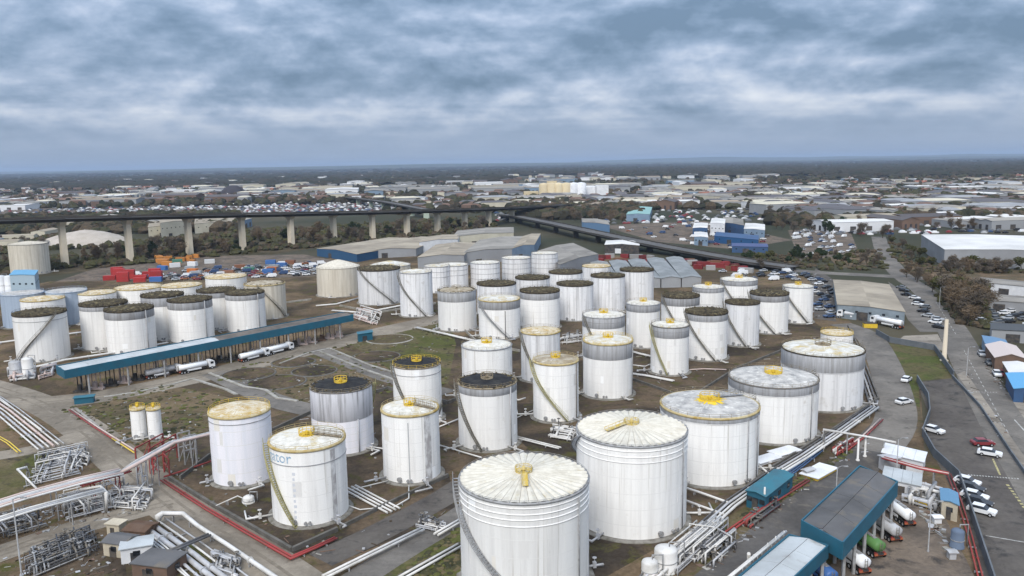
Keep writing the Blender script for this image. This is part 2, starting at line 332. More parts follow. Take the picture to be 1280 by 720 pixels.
sheet('car_park', [(1146, 478), (1190, 473), (1222, 505), (1262, 566), (1330, 660), (1360, 760), (1236, 760), (1205, 640), (1170, 575), (1155, 540), (1162, 520)], .05, ASPH, 'dark asphalt car park behind the terminal wall')
# outside: public road, yards
road('road', [(1098, 296), (1105, 318), (1125, 345), (1160, 366), (1190, 410), (1215, 460), (1262, 545), (1330, 650), (1400, 760)], 10, .06, ASPHG, 'public road running down past the depot')
road('road', [(800, 300), (900, 326), (1000, 340), (1110, 345), (1180, 350), (1300, 363)], 11, .055, ASPHG, 'road crossing in front of the white warehouse')
sheet('road_verge', [(1196, 468), (1206, 464), (1280, 570), (1350, 665), (1335, 668), (1262, 564)], .072, PALEC, 'pale worn verge between low wall and public road')
sheet('concrete_yard', [(1228, 500), (1268, 488), (1340, 480), (1380, 620), (1330, 640), (1268, 560)], .04, PALEC, 'pale concrete yard across the public road')
sheet('concrete_yard', [(1130, 420), (1172, 418), (1185, 440), (1120, 427)], .05, PALEC, 'pale concrete forecourt of the depot')
sheet('concrete_yard', [(1020, 335), (1045, 352), (1045, 402), (1018, 398), (1012, 350)], .05, ASPH, 'dark depot yard with parked trucks')
sheet('concrete_yard', [(1110, 352), (1140, 372), (1185, 415), (1150, 415), (1135, 400)], .055, ASPHG, 'grey yard beside the depot')
sheet('concrete_yard', [(70, 352), (160, 322), (380, 318), (420, 326), (420, 345), (250, 350)], .04, PAVE, 'storage yard crowded with containers and cars')
sheet('rough_ground', [(1110, 318), (1150, 345), (1300, 355), (1300, 338), (1220, 335), (1150, 330)], .03, EARTH, 'bare brown earth before the white warehouse')
sheet('rough_ground', [(1030, 318), (1090, 312), (1100, 330), (1050, 335)], .03, EARTH, 'bare brown earth beside the roundabout road')
sheet('grass_verge', [(1185, 415), (1205, 412), (1225, 432), (1205, 436)], .05, GRASS, 'small grass verge by the road')
sheet('riverbank', [(-80, 345), (60, 330), (300, 305), (620, 280), (640, 296), (420, 306), (330, 320), (150, 335), (0, 352)], .03, SCRUBG, 'dark scrubby bank under the concrete viaduct')
sheet('storage_lot', [(-80, 283), (0, 278), (280, 268), (470, 258), (470, 250), (250, 251), (-80, 258)], .03, PAVE, 'distant vehicle storage lot')
sheet('storage_lot', [(750, 282), (880, 276), (990, 300), (920, 312), (820, 302)], .036, PAVE, 'vehicle lot beside the curving ramp')
sheet('storage_lot', [(985, 288), (1060, 283), (1075, 318), (1000, 326)], .038, PAVE, 'van lot by the roundabout')
# kerbs: pale lines on the rough ground
def kerb(pix, label, w=.5, h=.15, z=.02, material=None):
    pts = [G(x, y) for x, y in pix]; o = MB()
    for a, b in zip(pts, pts[1:]): o.beam((a.x, a.y, z+h/2), (b.x, b.y, z+h/2), w, h)
    return struct(o.build('kerb', material or CONC), label)
kerb([(240, 474), (282, 487), (296, 494)], 'pale kerb of the grey lane', .9, .3)
kerb([(262, 467), (305, 484), (332, 488), (346, 498), (372, 502)], 'pale kerb of the grey lane beside the pads', .9, .3)
kerb([(400, 440), (452, 461), (500, 478)], 'pale kerb below the mossy ground', .9, .3)
kerb([(412, 436), (462, 457), (505, 470)], 'pale kerb above the mossy lane', .8, .3)
kerb([(130, 497), (170, 491), (215, 481), (240, 474)], 'pale kerb along the canopy road', .8, .25)
kerb([(350, 455), (384, 442), (412, 436)], 'pale kerb end at the canopy road', .8, .25)
kerb([(95, 512), (140, 548), (168, 565)], 'brown kerb along the dusty road', .6, .3)
# hills on the horizon
def ridge(name, label, x0, x1, dist, amp, base, seed, material):
    r = random.Random(seed); o = MB(); n = 90; top = []; ph = [r.uniform(0, 6) for _ in range(5)]
    vs = []
    for i in range(n+1):
        u = i/n; x = x0+(x1-x0)*u; env = math.sin(math.pi*min(1, max(0, u)))**.5
        h = base+amp*env*(.55+.25*math.sin(5*u+ph[0])+.12*math.sin(13*u+ph[1])+.06*math.sin(31*u+ph[2])+.03*math.sin(67*u+ph[3]))
        vs += [(x, dist-900, -2), (x, dist-250, h*.75), (x, dist, h), (x, dist+1500, -2)]
    fs = [(4*i+k, 4*i+4+k, 4*i+5+k, 4*i+1+k) for i in range(n) for k in range(3)]
    o.add(vs, fs, 0, True); return struct(o.build(name, material), label)
HILLM = mat('wooded_hill', (.045, .055, .035), .95, col2=(.085, .085, .055), nscale=.004, coord='World', detail=8)
ridge('hills', 'low wooded hills closing the horizon', -9000, 12500, 15500, 75, 18, 3, HILLM)
ridge('hills', 'higher ridge rising along the horizon', 1500, 19000, 22000, 150, 35, 8, HILLM)
ridge('hills', 'faint long rise on the skyline', -24000, 6000, 24000, 60, 25, 5, HILLM)

# worn wheel tracks on the terminal roads
TRACK = gmat('tyre_worn', (.165, .140, .110), (.20, .172, .136), (.145, .123, .096), .12, .5, fine=.3, bump=.05)
def tracks(pix, offs, w, z, label):
    pts = smooth([G(x, y) for x, y in pix], 2)
    for d in offs:
        L, Rr = ribbon_pts(ribbon_pts(pts, 2*d)[0] if d > 0 else ribbon_pts(pts, -2*d)[1], w); o = MB(); n = len(L); o.add([(p.x, p.y, z) for p in L+Rr], [(n+i, n+i+1, i+1, i) for i in range(n-1)]); struct(o.build('wheel_track', TRACK), label)
tracks([(-60, 470), (20, 492), (70, 513), (115, 543), (165, 588), (230, 643), (310, 690), (420, 770)], (-1.1, 1.0), .6, .082, 'worn wheel track on the dusty road')
tracks([(-80, 722), (0, 692), (80, 664), (150, 645), (215, 628)], (-.9, .9), .5, .086, 'worn wheel track on the joining road')
tracks([(40, 506), (120, 497), (200, 482), (300, 459), (400, 434), (470, 416)], (-1.4, .9), .7, .09, 'worn wheel track on the canopy road')
# ================================================================ STORAGE TANKS
def arc_frame(cx, cy):
    u = Vector((cx, cy, 0)).normalized(); return u, Vector((u.y, -u.x, 0))     # away from the camera, and to its right
def solve_tank(xl, xr, yr, yb=None, H=None):
    cx = (xl+xr)/2; d = ray(cx, yr); hor = Vector((d.x, d.y, 0)).normalized(); tan = -d.z/math.hypot(d.x, d.y)
    if H is None:
        lo, hi = 60.0, 3000.0
        for _ in range(50):
            mid = (lo+hi)/2
            if proj(hor*mid)[1] > yb: lo = mid
            else: hi = mid
        D = lo; H = CAMZ-D*tan
    else: D = (CAMZ-H)/tan
    Rr = 5.0
    for _ in range(12):
        c = hor*(D+Rr); c.z = H; q = (c-Vector((0, 0, CAMZ))).dot(FW); Rr = (xr-xl)/2/FPX*q
        # half-width of a circle seen from outside is a little more than its radius
        dd = (c-Vector((0, 0, CAMZ))).length; Rr *= math.sqrt(max(.5, 1-(Rr/dd)**2))
    return hor*(D+Rr), Rr, H
ROOF = dict(cream=R_CREAM, white=R_WHITE, pale=R_PALE, grey=R_GREY, dark=R_DARK, black=R_BLACK, rust=R_RUST, tan=R_TAN, beige=BEIGET)
SHELL = dict(white=WHITE, lilac=LILAC, streak=STREAK, beige=BEIGET, blue=BLUET)
TANKS = []
def tank(pix, roof='white', shell='white', label='', group=None, yb=None, H=None, band=0.0, bandmat=None, stair=None, stairmat=None, plat=None, rings=(), walk=None, pleat=0, rail=RUSTRAIL, rim=None, pipe=(), rise=.10, moss=False, n=56, stain=None):
    c, R, H = solve_tank(*pix, yb=yb, H=H); u, rt = arc_frame(c.x, c.y)
    rz = math.atan2(-u.y, -u.x)                      # local +X looks at the camera's side; +Y is then to the camera's right... mirrored below
    t = thing('storage_tank', label, 'storage tank', (c.x, c.y, 0), rz, group); TANKS.append((c, R, H))
    def P(phi, r, z):                                 # phi in degrees: 0 faces the photographer, positive to the right
        a = R_(phi); return (r*math.cos(a), r*math.sin(a), z)
    MB().lathe([(R+.9, .0), (R+.9, .18), (R+.35, .32), (R-.4, .34)], n).build('foundation_ring', FOUND, t)
    hb = H*(1-band) if band else H
    s = MB().lathe([(R, .1), (R, hb)], n).build('shell', SHELL[shell], t)
    if band:
        MB().lathe([(R, hb-.12), (R+.05, hb-.08), (R+.05, H)], n).build('upper_course', bandmat or GREYBAND, t)
    # weld seams between courses, a few millimetres proud
    o = MB(); k = max(3, int(H/2.4))
    for i in range(1, k):
        z = hb*i/k; o.lathe([(R, z-.04), (R+.018, z), (R, z+.04)], n)
        m_ = max(6, int(R*1.1))
        for j in range(m_):
            a = R_(360*(j+.5*(i % 2))/m_); zt_ = hb*(i-1)/k+.1; o.beam((R*math.cos(a), R*math.sin(a), zt_), (R*math.cos(a), R*math.sin(a), z-.05), .05, .05)
    o.build('weld_seam', SEAM if shell in ('white', 'lilac') else SHELL[shell], t)
    q = random.Random(int(R*613+H*71+pix[0]))
    if shell in ('white', 'lilac') and R > 4:
        for i in range(q.randint(3, 6)):                       # plates repainted at some time
            cz = q.randrange(k); a = q.uniform(0, 360); w_ = q.uniform(8, 26)/R*4; z0, z1 = hb*cz/k+.12, hb*(cz+1)/k-.06
            if z0 < .4: z0 = .4
            MB().lathe([(R+.012, z0), (R+.012, z1)], 8, a0=R_(a), a1=R_(a+w_)).build('repainted_plate', q.choice(PATCH), t)
    for z in rings:
        MB().lathe([(R-.02, H*z-.09), (R+.08, H*z-.05), (R+.08, H*z+.05), (R-.02, H*z+.09)], n).build('stiffening_ring', SHELL[shell] if R > 8.5 else STEELG, t)
    # rim angle and roof
    rh = .5 if roof == 'dark' else (.35 if rim is YRIM else .18)
    rm_o = MB().lathe([(R+.02, H-rh-.04), (R+.14, H-rh), (R+.14, H+.05), (R-.25, H+.06)], n).build('rim', GRIME if roof == 'dark' else (rim or STEELG), t)
    hr = R*rise; rm = ROOF[roof]
    if pleat:
        a = math.pi/pleat; w = MB(); r0 = R*.07; g = .945
        prof = [(R-.1, H+.02), (R*.55, H+.02+hr*.47), (r0, H+.02+hr*.95)]
        vs = []
        for r, z in prof: vs += [(r*math.cos(-a*g), r*math.sin(-a*g), z), (r, 0, z+.22*r/R), (r*math.cos(a*g), r*math.sin(a*g), z)]
        vs += [(r*math.cos(sg*a*g), r*math.sin(sg*a*g), z-.12) for r, z in prof for sg in (-1, 1)]
        w.add(vs, [(0, 1, 4, 3), (1, 2, 5, 4), (3, 4, 7, 6), (4, 5, 8, 7), (9, 0, 3, 11), (11, 3, 6, 13), (2, 10, 12, 5), (5, 12, 14, 8)])
        me = w.mesh('roof_plate', rm)
        for i in range(pleat): put(me, 'roof_plate', t, rz=2*a*i)
        ro = MB().lathe([(R-.2, H-.10), (R*.5, H-.10+hr*.5), (0.01, H-.1+hr)], n).build('roof_deck', R_TAN, t)
        MB().lathe([(R*.09, H+hr*.93), (R*.085, H+hr*1.02), (.01, H+hr*1.05)], 24).build('roof_crown', rm, t)
    else:
        prof = [(R-.08, H+.03)]+[(R*q, H+.03+hr*(1-q**1.25)) for q in (.85, .65, .45, .25, .1)]+[(.01, H+.03+hr)]
        ro = MB().lathe(prof, n).build('roof', rm, t)
        o = MB()
        for i in range(18):                                   # rafters showing through the plates
            a = 2*math.pi*(i+.3)/18
            o.beam((R*.96*math.cos(a), R*.96*math.sin(a), H+.06+hr*.05), (R*.12*math.cos(a), R*.12*math.sin(a), H+.05+hr*.93), .10, .05)
        o.build('roof_rib', rm, ro)
    if moss:
        o = MB(); q = random.Random(int(R*977+H*31))
        for i in range(int(R*14)):
            a = q.uniform(0, 6.283); r = R*(1-.16*q.random()**1.4); zz_ = H+.05+hr*(1-(r/R)**1.25); sz = q.uniform(.12, .42)
            o.box((r*math.cos(a), r*math.sin(a), zz_+sz*.2), (sz*1.8, sz*1.2, sz*.7), q.uniform(0, 3), 0, .4)
        tag(o.build('moss_clump', R_DARK, ro), kind='stuff')
    # handrail
    o = MB(); np_ = max(16, int(R*3.2)); rr_ = R-.05; hh_ = .4 if pleat else .75
    for i in range(np_):
        a = 2*math.pi*i/np_; o.beam((rr_*math.cos(a), rr_*math.sin(a), H), (rr_*math.cos(a), rr_*math.sin(a), H+hh_), .06, .06)
    for hz_ in (.5*hh_, hh_): o.tube([(rr_*math.cos(2*math.pi*i/40), rr_*math.sin(2*math.pi*i/40), H+hz_) for i in range(41)], .028, 4, cap=False)
    o.build('handrail', GRIME if roof == 'dark' else rail, rm_o)
    # roof platform
    if plat:
        o = MB(); w = min(1.9, R*.21) if not pleat else 1.25; zt = H+hr+.1
        o.lathe([(w, zt-.25), (w, zt), (.05, zt+.02)], 12, 0, False)
        for i in range(12):
            a = 2*math.pi*i/12; o.beam((w*math.cos(a), w*math.sin(a), zt), (w*math.cos(a), w*math.sin(a), zt+(.5 if pleat else .9)), .08, .08)
        for hz_ in ((.25, .5) if pleat else (.45, .9)): o.tube([(w*math.cos(2*math.pi*i/12), w*math.sin(2*math.pi*i/12), zt+hz_) for i in range(13)], .055, 5, cap=False)
        o.box((0, 0, zt+.2), (w*.5, w*.5, .4)); o.tube([(w*.35, 0, zt), (w*.35, 0, zt+.7)], .3, 8)
        o.build('roof_platform', plat, ro)
    if walk:
        phi, wm, frac = walk; o = MB(); r1, r0 = R*frac, R*.16
        o.beam(P(phi, r1, H+.30+hr*(1-frac**1.25)), P(phi, r0, H+.35+hr*.92), .8, .08)
        dx = Vector(P(phi+90, 1, 0))
        for sg in (-.4, .4):
            a, b = Vector(P(phi, r1, H+.3+hr*(1-frac**1.25)))+dx*sg, Vector(P(phi, r0, H+.35+hr*.92))+dx*sg
            for hz_ in ((.45,) if pleat else (.5, 1.0)): o.tube([a+Vector((0, 0, hz_)), b+Vector((0, 0, hz_))], .05, 4)
            for i in range(6): p = a.lerp(b, i/5); o.beam(p, p+Vector((0, 0, .45 if pleat else 1.0)), .07, .07)
        o.build('roof_walkway', wm, ro)
    # helical stair: treads, stringer and rail
    if stair:
        a0, a1 = stair; sm_ = stairmat or STAIRB; o = MB(); nt = int(H/.34); z1 = .35
        ps = [P(a0+(a1-a0)*i/nt, R+.45, H-(H-z1)*i/nt) for i in range(nt+1)]
        for i, p in enumerate(ps): o.box(p, (.78, .30, .05), R_(a0+(a1-a0)*i/nt))
        for rad in (R+.07, R+.86): o.tube([P(a0+(a1-a0)*i/28, rad, H-.08-(H-z1)*i/28) for i in range(29)], .11, 4)
        for hz_ in (.55, 1.05): o.tube([P(a0+(a1-a0)*i/28, R+.86, H+hz_-(H-z1)*i/28) for i in range(29)], .045, 4)
        for i in range(0, nt, 5): q = Vector(P(a0+(a1-a0)*i/nt, R+.86, H-(H-z1)*i/nt)); o.beam(q, q+Vector((0, 0, 1.05)), .06, .06)
        o.build('spiral_stair', sm_, t)
    for phi, z0, z1, r, pm in pipe:
        p = P(phi, R+r+.12, 0); o = MB(); o.tube([(p[0], p[1], H*z0), (p[0], p[1], H*z1)], r, 6)
        for i in range(4): z = H*(z0+(z1-z0)*(i+.5)/4); b = P(phi, R+.02, z); o.beam(b, (p[0], p[1], z), .1, .08)
        o.build('riser_pipe', pm, t)
    if stain:
        for phi, wd, z0, z1, sm_ in stain:
            MB().lathe([(R+.02, H*z0), (R+.022, H*z1)], 6, a0=R_(phi-wd/2), a1=R_(phi+wd/2)).build('stain_strip', sm_, t)
    # manway and nozzle at the foot
    ph = -25 if R < 8 else 30
    for dphi, rad, z in ((0, .38, 1.1), (16, .22, .9), (22, .22, .9)):
        a, b = P(ph+dphi, R-.05, z), P(ph+dphi, R+.38, z); o = MB().tube([a, b], rad, 10); a = P(ph+dphi, R+.46, z); o.tube([b, a], rad*1.3, 10); o.build('manway' if dphi == 0 else 'nozzle', STEELG, t)
    q = random.Random(int(R*131+H*17))
    for dphi in (q.uniform(-60, -30), q.uniform(40, 75)):            # inlet pipes with a valve
        o = MB(); L = q.uniform(2.5, 5); a, b = Vector(P(ph+dphi, R-.05, .7)), Vector(P(ph+dphi, R+L, .7)); o.tube([a, b, b+Vector(P(ph+dphi+90, q.uniform(-4, 4), 0))], .16, 7)
        p = a.lerp(b, .5); o.box((p.x, p.y, .85), (.5, .5, .9), R_(ph+dphi)); o.tube([p, p+Vector((0, 0, 1.3))], .06, 5); o.lathe([(.1, 1.9), (.34, 1.9), (.34, 2.0), (.1, 2.0)], 10, c=(p.x, p.y, 0)); o.build('inlet_pipe', q.choice((PIPEW, PIPEW, PIPEG)), t)
    return t, c, R, H, P
STAINM = mat('brown_grey_stain', (.36, .34, .33), .7, col2=(.62, .61, .60), nscale=1.1, nmul=(1, 1, .5), lo=.42, hi=.62)
YPAINT = mat('yellow_roof_patch', (.70, .47, .02), .7, col2=(.66, .50, .12), nscale=.9, lo=.45, hi=.7)
g_back = 'mossy-roofed tanks of the packed middle rows'; l_back = 'grey streaked tank with mossy dark roof packed in the middle rows'
g_ring = 'ringed pale tanks beside the long sheds'; l_ring = 'pale ringed tank with whitish roof in the row beside the long sheds'
g_ld = 'dark-roofed tanks behind the teal canopy'; l_ld = 'white tank with mossy dark roof and vertical pipe, behind the teal canopy'
g_lp = 'rust-roofed tanks behind the dark-roofed ones'; l_lp = 'pale tank with rust-stained roof half hidden behind the dark-roofed tanks'
g_rw = 'white-roofed tanks among the stair tanks'; l_rw = 'white tank with pale roof, yellow platform and grey top band, near the red trailers'
g_rd = 'dark-roofed tanks with diagonal stairs'; l_rd = 'white tank with dark mossy roof and diagonal stair, near the depot road'
RI = STEELG; RL = (', nearly hidden by the next', ', next to the hidden one', ', third along', ', fourth along', ', last of the row')
l_ring = 'pale ringed tank in the row beside the long sheds'
# --- broad front tanks
tA = tank((574, 736.5, 630), 'cream', 'white', 'broad white tank with pleated roof and yellow walkway straight down its slope', H=15.6, rings=(.955, .90, .85, .79), pleat=44, plat=YELLOWD, walk=(2, YELLOWD, .55), stair=(-88, 8), stairmat=STEELG, rail=STEELG, pipe=((52, .02, .96, .09, STEELG),), n=96, rise=.10)
tB = tank((720.5, 858, 559), 'cream', 'white', 'broad white tank with pleated roof and yellow walkway slanting down to its stair', yb=677, rings=(.95, .89, .83), pleat=44, plat=YELLOWD, walk=(-48, YELLOWD, .6), stair=(-62, -190), stairmat=STEELG, rail=STEELG, pipe=((62, .03, .97, .09, STEELG),), n=96, rise=.10)
tC = tank((826, 947, 523), 'grey', 'white', 'broad white tank with bright yellow paint splashed round its roof centre', yb=610, band=.085, rings=(.91,), plat=YELLOW, rail=RUSTRAIL, rim=YRIM, pipe=((48, .02, .95, .09, STEELG), (68, .02, .95, .12, STEELG)), n=80, walk=(135, STEELG, .95), stair=(120, 210))
tD = tank((912, 1020, 485), 'grey', 'white', 'broad white tank with weathered grey roof and dull grey upper band', yb=556, band=.16, rings=(.84,), plat=YELLOW, rail=RUSTRAIL, rim=STEELD, pipe=((55, .02, .98, .1, STEELG),), n=80, stair=(120, 210))
tE = tank((979, 1077, 446), 'pale', 'streak', 'broad grey streaked tank with pale roof beside the curving inner road', yb=515, band=.30, rings=(.70,), rail=RUSTRAIL, rim=GRIME, plat=RUSTRAIL, n=80, stair=(120, 210))
tF = tank((1027, 1065, 419), 'rust', 'white', 'small squat tank with yellow rail behind the broad streaked tank', yb=434, rail=YELLOW, rim=YRIM)
# yellow paint on the roof of C
t, c, R, H, P = tC; hr = R*.10
o = MB(); q = random.Random(5); N = 64; zr = lambda r: H+.075+hr*(1-(r/R)**1.25)
rad = [R*(.20+.20*q.random()**1.3) for _ in range(N)]; vs = [(.01, 0, zr(.01)+.01)]+[(f*rad[j]*math.cos(6.28319*j/N), f*rad[j]*math.sin(6.28319*j/N), zr(f*rad[j])) for f in (.45, .75, 1.0) for j in range(N)]
o.add(vs, [(0, 1+j, 1+(j+1) % N) for j in range(N)]+[(1+k*N+j, 1+(k+1)*N+j, 1+(k+1)*N+(j+1) % N, 1+k*N+(j+1) % N) for k in range(2) for j in range(N)]); o.build('paint_patch', YPAINT, t)
# --- front left tanks
tG = tank((338, 431.5, 563), 'white', 'white', 'white tank carrying faded blue lettering under its yellowed rim', yb=659, rings=(.80,), plat=YELLOW, rim=YRIM, rail=YRIM, walk=(70, RUSTRAIL, .95), stair=(-84, -22), stairmat=OLIVE, stain=((38, 9, .02, .95, STAINM),), n=72)
tH = tank((263, 337, 522), 'rust', 'lilac', 'plain lilac-white tank with yellowed roof edge beside the red pipe bridge', yb=609, rings=(.90,), rim=YRIM, rail=YELLOW, n=64)
tI = tank((388.5, 464.5, 491), 'black', 'lilac', 'tank with black roof and dark streaks running down its upper half', yb=570, band=.46, bandmat=SOOTBAND, plat=YELLOW, rim=STEELD, rail=RUSTRAIL, stair=(88, 150), stairmat=OLIVE, pipe=((28, .02, .55, .12, PIPEG),), moss=True, n=64)
tJ = tank((477, 548.5, 520), 'white', 'white', 'tall white tank with yellowed rim and long brown vertical stain', yb=606, plat=YELLOW, rim=YRIM, rail=YRIM, walk=(60, RUSTRAIL, .95), stair=(100, 190), stain=((35, 16, .02, .97, STAINM), (-5, 2, .05, .9, GREYBAND)), n=64)
tK = tank((491, 551, 461), 'black', 'white', 'white tank with flat black roof ringed by yellow railings', yb=531, band=.0, rings=(.86,), plat=YELLOW, rim=RUSTRAIL, rail=YELLOW, stair=(-70, 0), moss=True)
tL = tank((572, 646, 486), 'black', 'white', 'white tank with sooty black roof and grey mossy rim band', yb=565, band=.12, plat=RUSTRAIL, rim=RUSTRAIL, rail=RUSTRAIL, stair=(-78, -12), pipe=((48, .02, .98, .12, PIPEG),), moss=True, n=64)
tM = tank((577, 640, 438), 'white', 'white', 'white tank with pale roof and bright yellow platform behind the sooty-roofed tank', H=13.5, plat=YELLOW, rim=RI)
tN = tank((651, 700, 418), 'rust', 'streak', 'slim streaked tank with rusty roof between two white stair tanks', yb=479, rim=YRIM, stair=(-70, 5))
tO = tank((666, 723, 456), 'tan', 'white', 'white tank with stained tan roof and long olive stair down its face', yb=529, rim=YRIM, rail=YRIM, plat=YELLOW, stair=(-80, 28), stairmat=OLIVE, pipe=((60, .02, .98, .12, STEELD),), n=64)
tP = tank((729, 791, 431), 'pale', 'white', 'plain white tank with yellow-edged rim and wide grey top band', yb=500, band=.28, bandmat=GREYBAND, rim=YRIM, rail=YELLOW, plat=YELLOW, pipe=((70, .02, .98, .1, STEELG),), n=64)
tQ = tank((728, 781, 398), 'white', 'white', 'white tank with two grey rings standing behind the yellow-edged tank', H=13.2, band=.25, rings=(.88,), rim=STEELG, plat=YELLOW, stair=(-60, 10))
tR = tank((783, 825, 382), 'white', 'white', 'white tank with pale roof and yellow platform between the dark-banded and ringed tanks', g_rw, yb=436, band=.16, rim=STEELG, plat=YELLOW)
tS = tank((814, 861, 410), 'white', 'white', 'white tank with pale roof, dark-banded top and diagonal stair', yb=470, band=.22, rings=(.99, .9), rim=STEELD, plat=YELLOW, stair=(-70, -5), stairmat=OLIVE)
tank((857, 909, 393), 'dark', 'white', 'white tank with dark mossy roof and ringed shoulder, beside the dark-banded tank', g_rd, yb=452, band=.16, moss=True, rim=STEELD, stair=(-70, 25), rings=(.84,))
tank((827, 874, 372), 'dark', 'white', 'grey-banded white tank with weedy dark roof and diagonal stair, near the ridged grey roof', H=13, band=.24, moss=True, rim=STEELD, stair=(-62, 10))
tank((866, 904.5, 361), 'white', 'white', 'slim white tank with pale roof just behind the weedy dark-roofed tank', g_rw, H=13, band=.12, rim=RI, plat=YELLOW)
tank((901, 946, 352), 'white', 'white', 'white tank with pale roof and stair, the one against the red trailer boxes', g_rw, H=13, band=.14, rim=RI, plat=YELLOW, stair=(-60, 20))
tank((907, 949, 380), 'dark', 'streak', 'grey streaked tank with flat brown roof and diagonal stair', yb=434, rim=STEELD, stair=(-80, 15), rise=.05)
tank((938, 985, 369), 'dark', 'white', 'white tank with dark mossy roof beside the last white tank before the depot', g_rd, yb=418, band=.18, moss=True, rim=STEELD, stair=(-78, 20))
tank((979, 1016, 360), 'white', 'white', 'white tank with pale roof and stair at the end of its row, beside the depot', yb=405, rim=STEELG, plat=YELLOW, stair=(-60, 40))
# --- middle rows
tank((396, 449, 336), 'beige', 'beige', 'beige tank with pointed pale roof, first in its row by the sheds', yb=372, rim=BEIGET, rise=.32, rail=CONC)
tank((447, 500, 338), 'dark', 'streak', 'squat ribbed grey tank with dark rim and diagonal stair', yb=382, rim=STEELD, stair=(-60, 40), rings=(.97,), moss=True)
tank((499, 540, 342), 'pale', 'streak', 'pale grey tank with curving stair sweeping to its foot', yb=397, rim=STEELG, stair=(-90, 30), rise=.16)
tank((462, 513, 334), 'pale', 'beige', 'squat tank with pale pinkish roof behind the ribbed grey tank', H=11, rise=.2)
tank((530, 562, 334), 'pale', 'streak', l_ring.replace('pale', 'pale', 1)+RL[0], g_ring, H=12.5, rings=(.8, .6))
tank((546, 585, 333), 'white', 'streak', l_ring+RL[1], g_ring, H=12, rings=(.82, .62))
tank((547, 595, 366), 'tan', 'white', 'white tank with tan roof frame and grey top band, near the mossy ground', yb=415, band=.24, rim=STEELG, plat=R_TAN, moss=True)
tank((588, 625, 330), 'white', 'streak', l_ring+RL[2], g_ring, H=12.5, rings=(.8, .6, .4))
tank((627, 663.5, 324), 'white', 'streak', l_ring+RL[3], g_ring, H=12.5, rings=(.8, .6, .4))
tank((664, 697, 318), 'white', 'streak', l_ring+RL[4], g_ring, H=12.5, rings=(.8, .6, .4))
tank((596, 645, 357), 'dark', 'streak', 'first mossy-roofed tank in the back row of the packed middle tanks, from the sheds', g_back, H=12.5, moss=True, rim=STEELD)
tank((598, 650, 377), 'pale', 'white', 'white tank with yellow-mossed rim and bold diagonal stair in the middle rows', yb=425, band=.22, rim=YRIM, stair=(-70, 25), stairmat=STEELG, pipe=((15, .02, .75, .12, STEELD),))
tank((644, 687, 349), 'dark', 'streak', 'second mossy-roofed tank in the back row of the packed middle tanks, from the sheds', g_back, H=12.5, moss=True, rim=STEELD)
tank((650, 699.5, 366), 'dark', 'white', 'white tank with mossy dark roof and grey top band, in the packed middle rows', yb=413, band=.2, moss=True, rim=STEELD)
tank((686, 728, 342), 'dark', 'streak', 'third mossy-roofed tank in the back row of the packed middle tanks, from the sheds', g_back, H=12.5, moss=True, rim=STEELD)
tank((696, 741.5, 357), 'dark', 'streak', 'grey streaked mossy-roofed tank, first from the grey-banded mossy one towards the ridged shed', g_back, yb=402, moss=True, rim=STEELD)
tank((728, 763, 334), 'rust', 'streak', 'streaked tank with rust-yellow roof at the back of the middle rows', H=12.5, rim=YRIM)
tank((738.5, 781, 346.5), 'dark', 'streak', 'grey streaked mossy-roofed tank, second from the grey-banded mossy one towards the ridged shed', g_back, yb=391, moss=True, rim=STEELD)
tank((775, 817, 339), 'dark', 'streak', 'grey streaked mossy-roofed tank, third from the grey-banded mossy one towards the ridged shed', g_back, yb=384, moss=True, rim=STEELD)
# --- rows behind the teal canopy
tank((20, 79.5, 394), 'dark', 'white', 'white tank with dark roof and single stair rising to one side, behind the canopy end', yb=453, moss=True, rings=(.86,), stair=(32, -66), rim=STEELD)
ORD = ('first', 'second', 'third', 'fourth', 'fifth', 'sixth'); LP0 = len(TANKS)
for px_c in ((29, 78, 376), (100, 143, 368), (146, 201, 362), (203, 251, 359), (258, 307, 348)):
    tank(px_c, 'rust', 'white', ORD[len(TANKS)-LP0]+' rust-roofed pale tank behind the dark-roofed ones, counted along the canopy from its pale-roofed end', g_lp, H=12.0, rim=YRIM)
LP0 = len(TANKS)
for px_c, yb_, b_ in (((102, 157, 382), 438, .12), ((133, 190, 389), 443, .2), ((178, 228, 371), 426, .22), ((211, 263.5, 377), 429, .2), ((247, 294, 365), 413, .16), ((282.5, 329.5, 368), 416, .16)):
    tank(px_c, 'dark', 'white', ORD[(len(TANKS)-LP0)//2]+' dark-roofed tank in the '+('row against the canopy' if (len(TANKS)-LP0) % 2 else 'second row')+', from the canopy\'s pale-roofed end', g_ld, yb=yb_, band=b_, moss=True, rim=STEELD, pipe=((38, .02, .98, .14, PIPEG),))
tank((306, 355.5, 357), 'tan', 'beige', 'cream tank with brown roof and stair at the end of the canopy rows', yb=400, rim=YRIM, stair=(-20, 60), moss=True)
g_bl = 'blue-grey tanks behind the canopy'
for px_c in ((4, 52, 369), (60, 106, 366)):
    tank(px_c, 'grey', 'blue', 'dull blue-grey tank half hidden behind white tanks', g_bl, H=13, rim=BLUET, rail=BLUET, rise=.08)
tank((13, 57, 306), 'beige', 'beige', 'wide bare concrete-coloured tank beside the viaduct', yb=344, rim=CONC, rise=.14, rail=CONC)
# --- two slim tanks
for px_c in ((163, 180.5, 512), (183.5, 200, 512)):
    tank(px_c, 'rust', 'white', 'slim upright white tank with yellow top rail on rough brown ground', 'pair of slim tanks', yb=551, rim=YRIM, rail=YELLOW, plat=YELLOW, n=28)
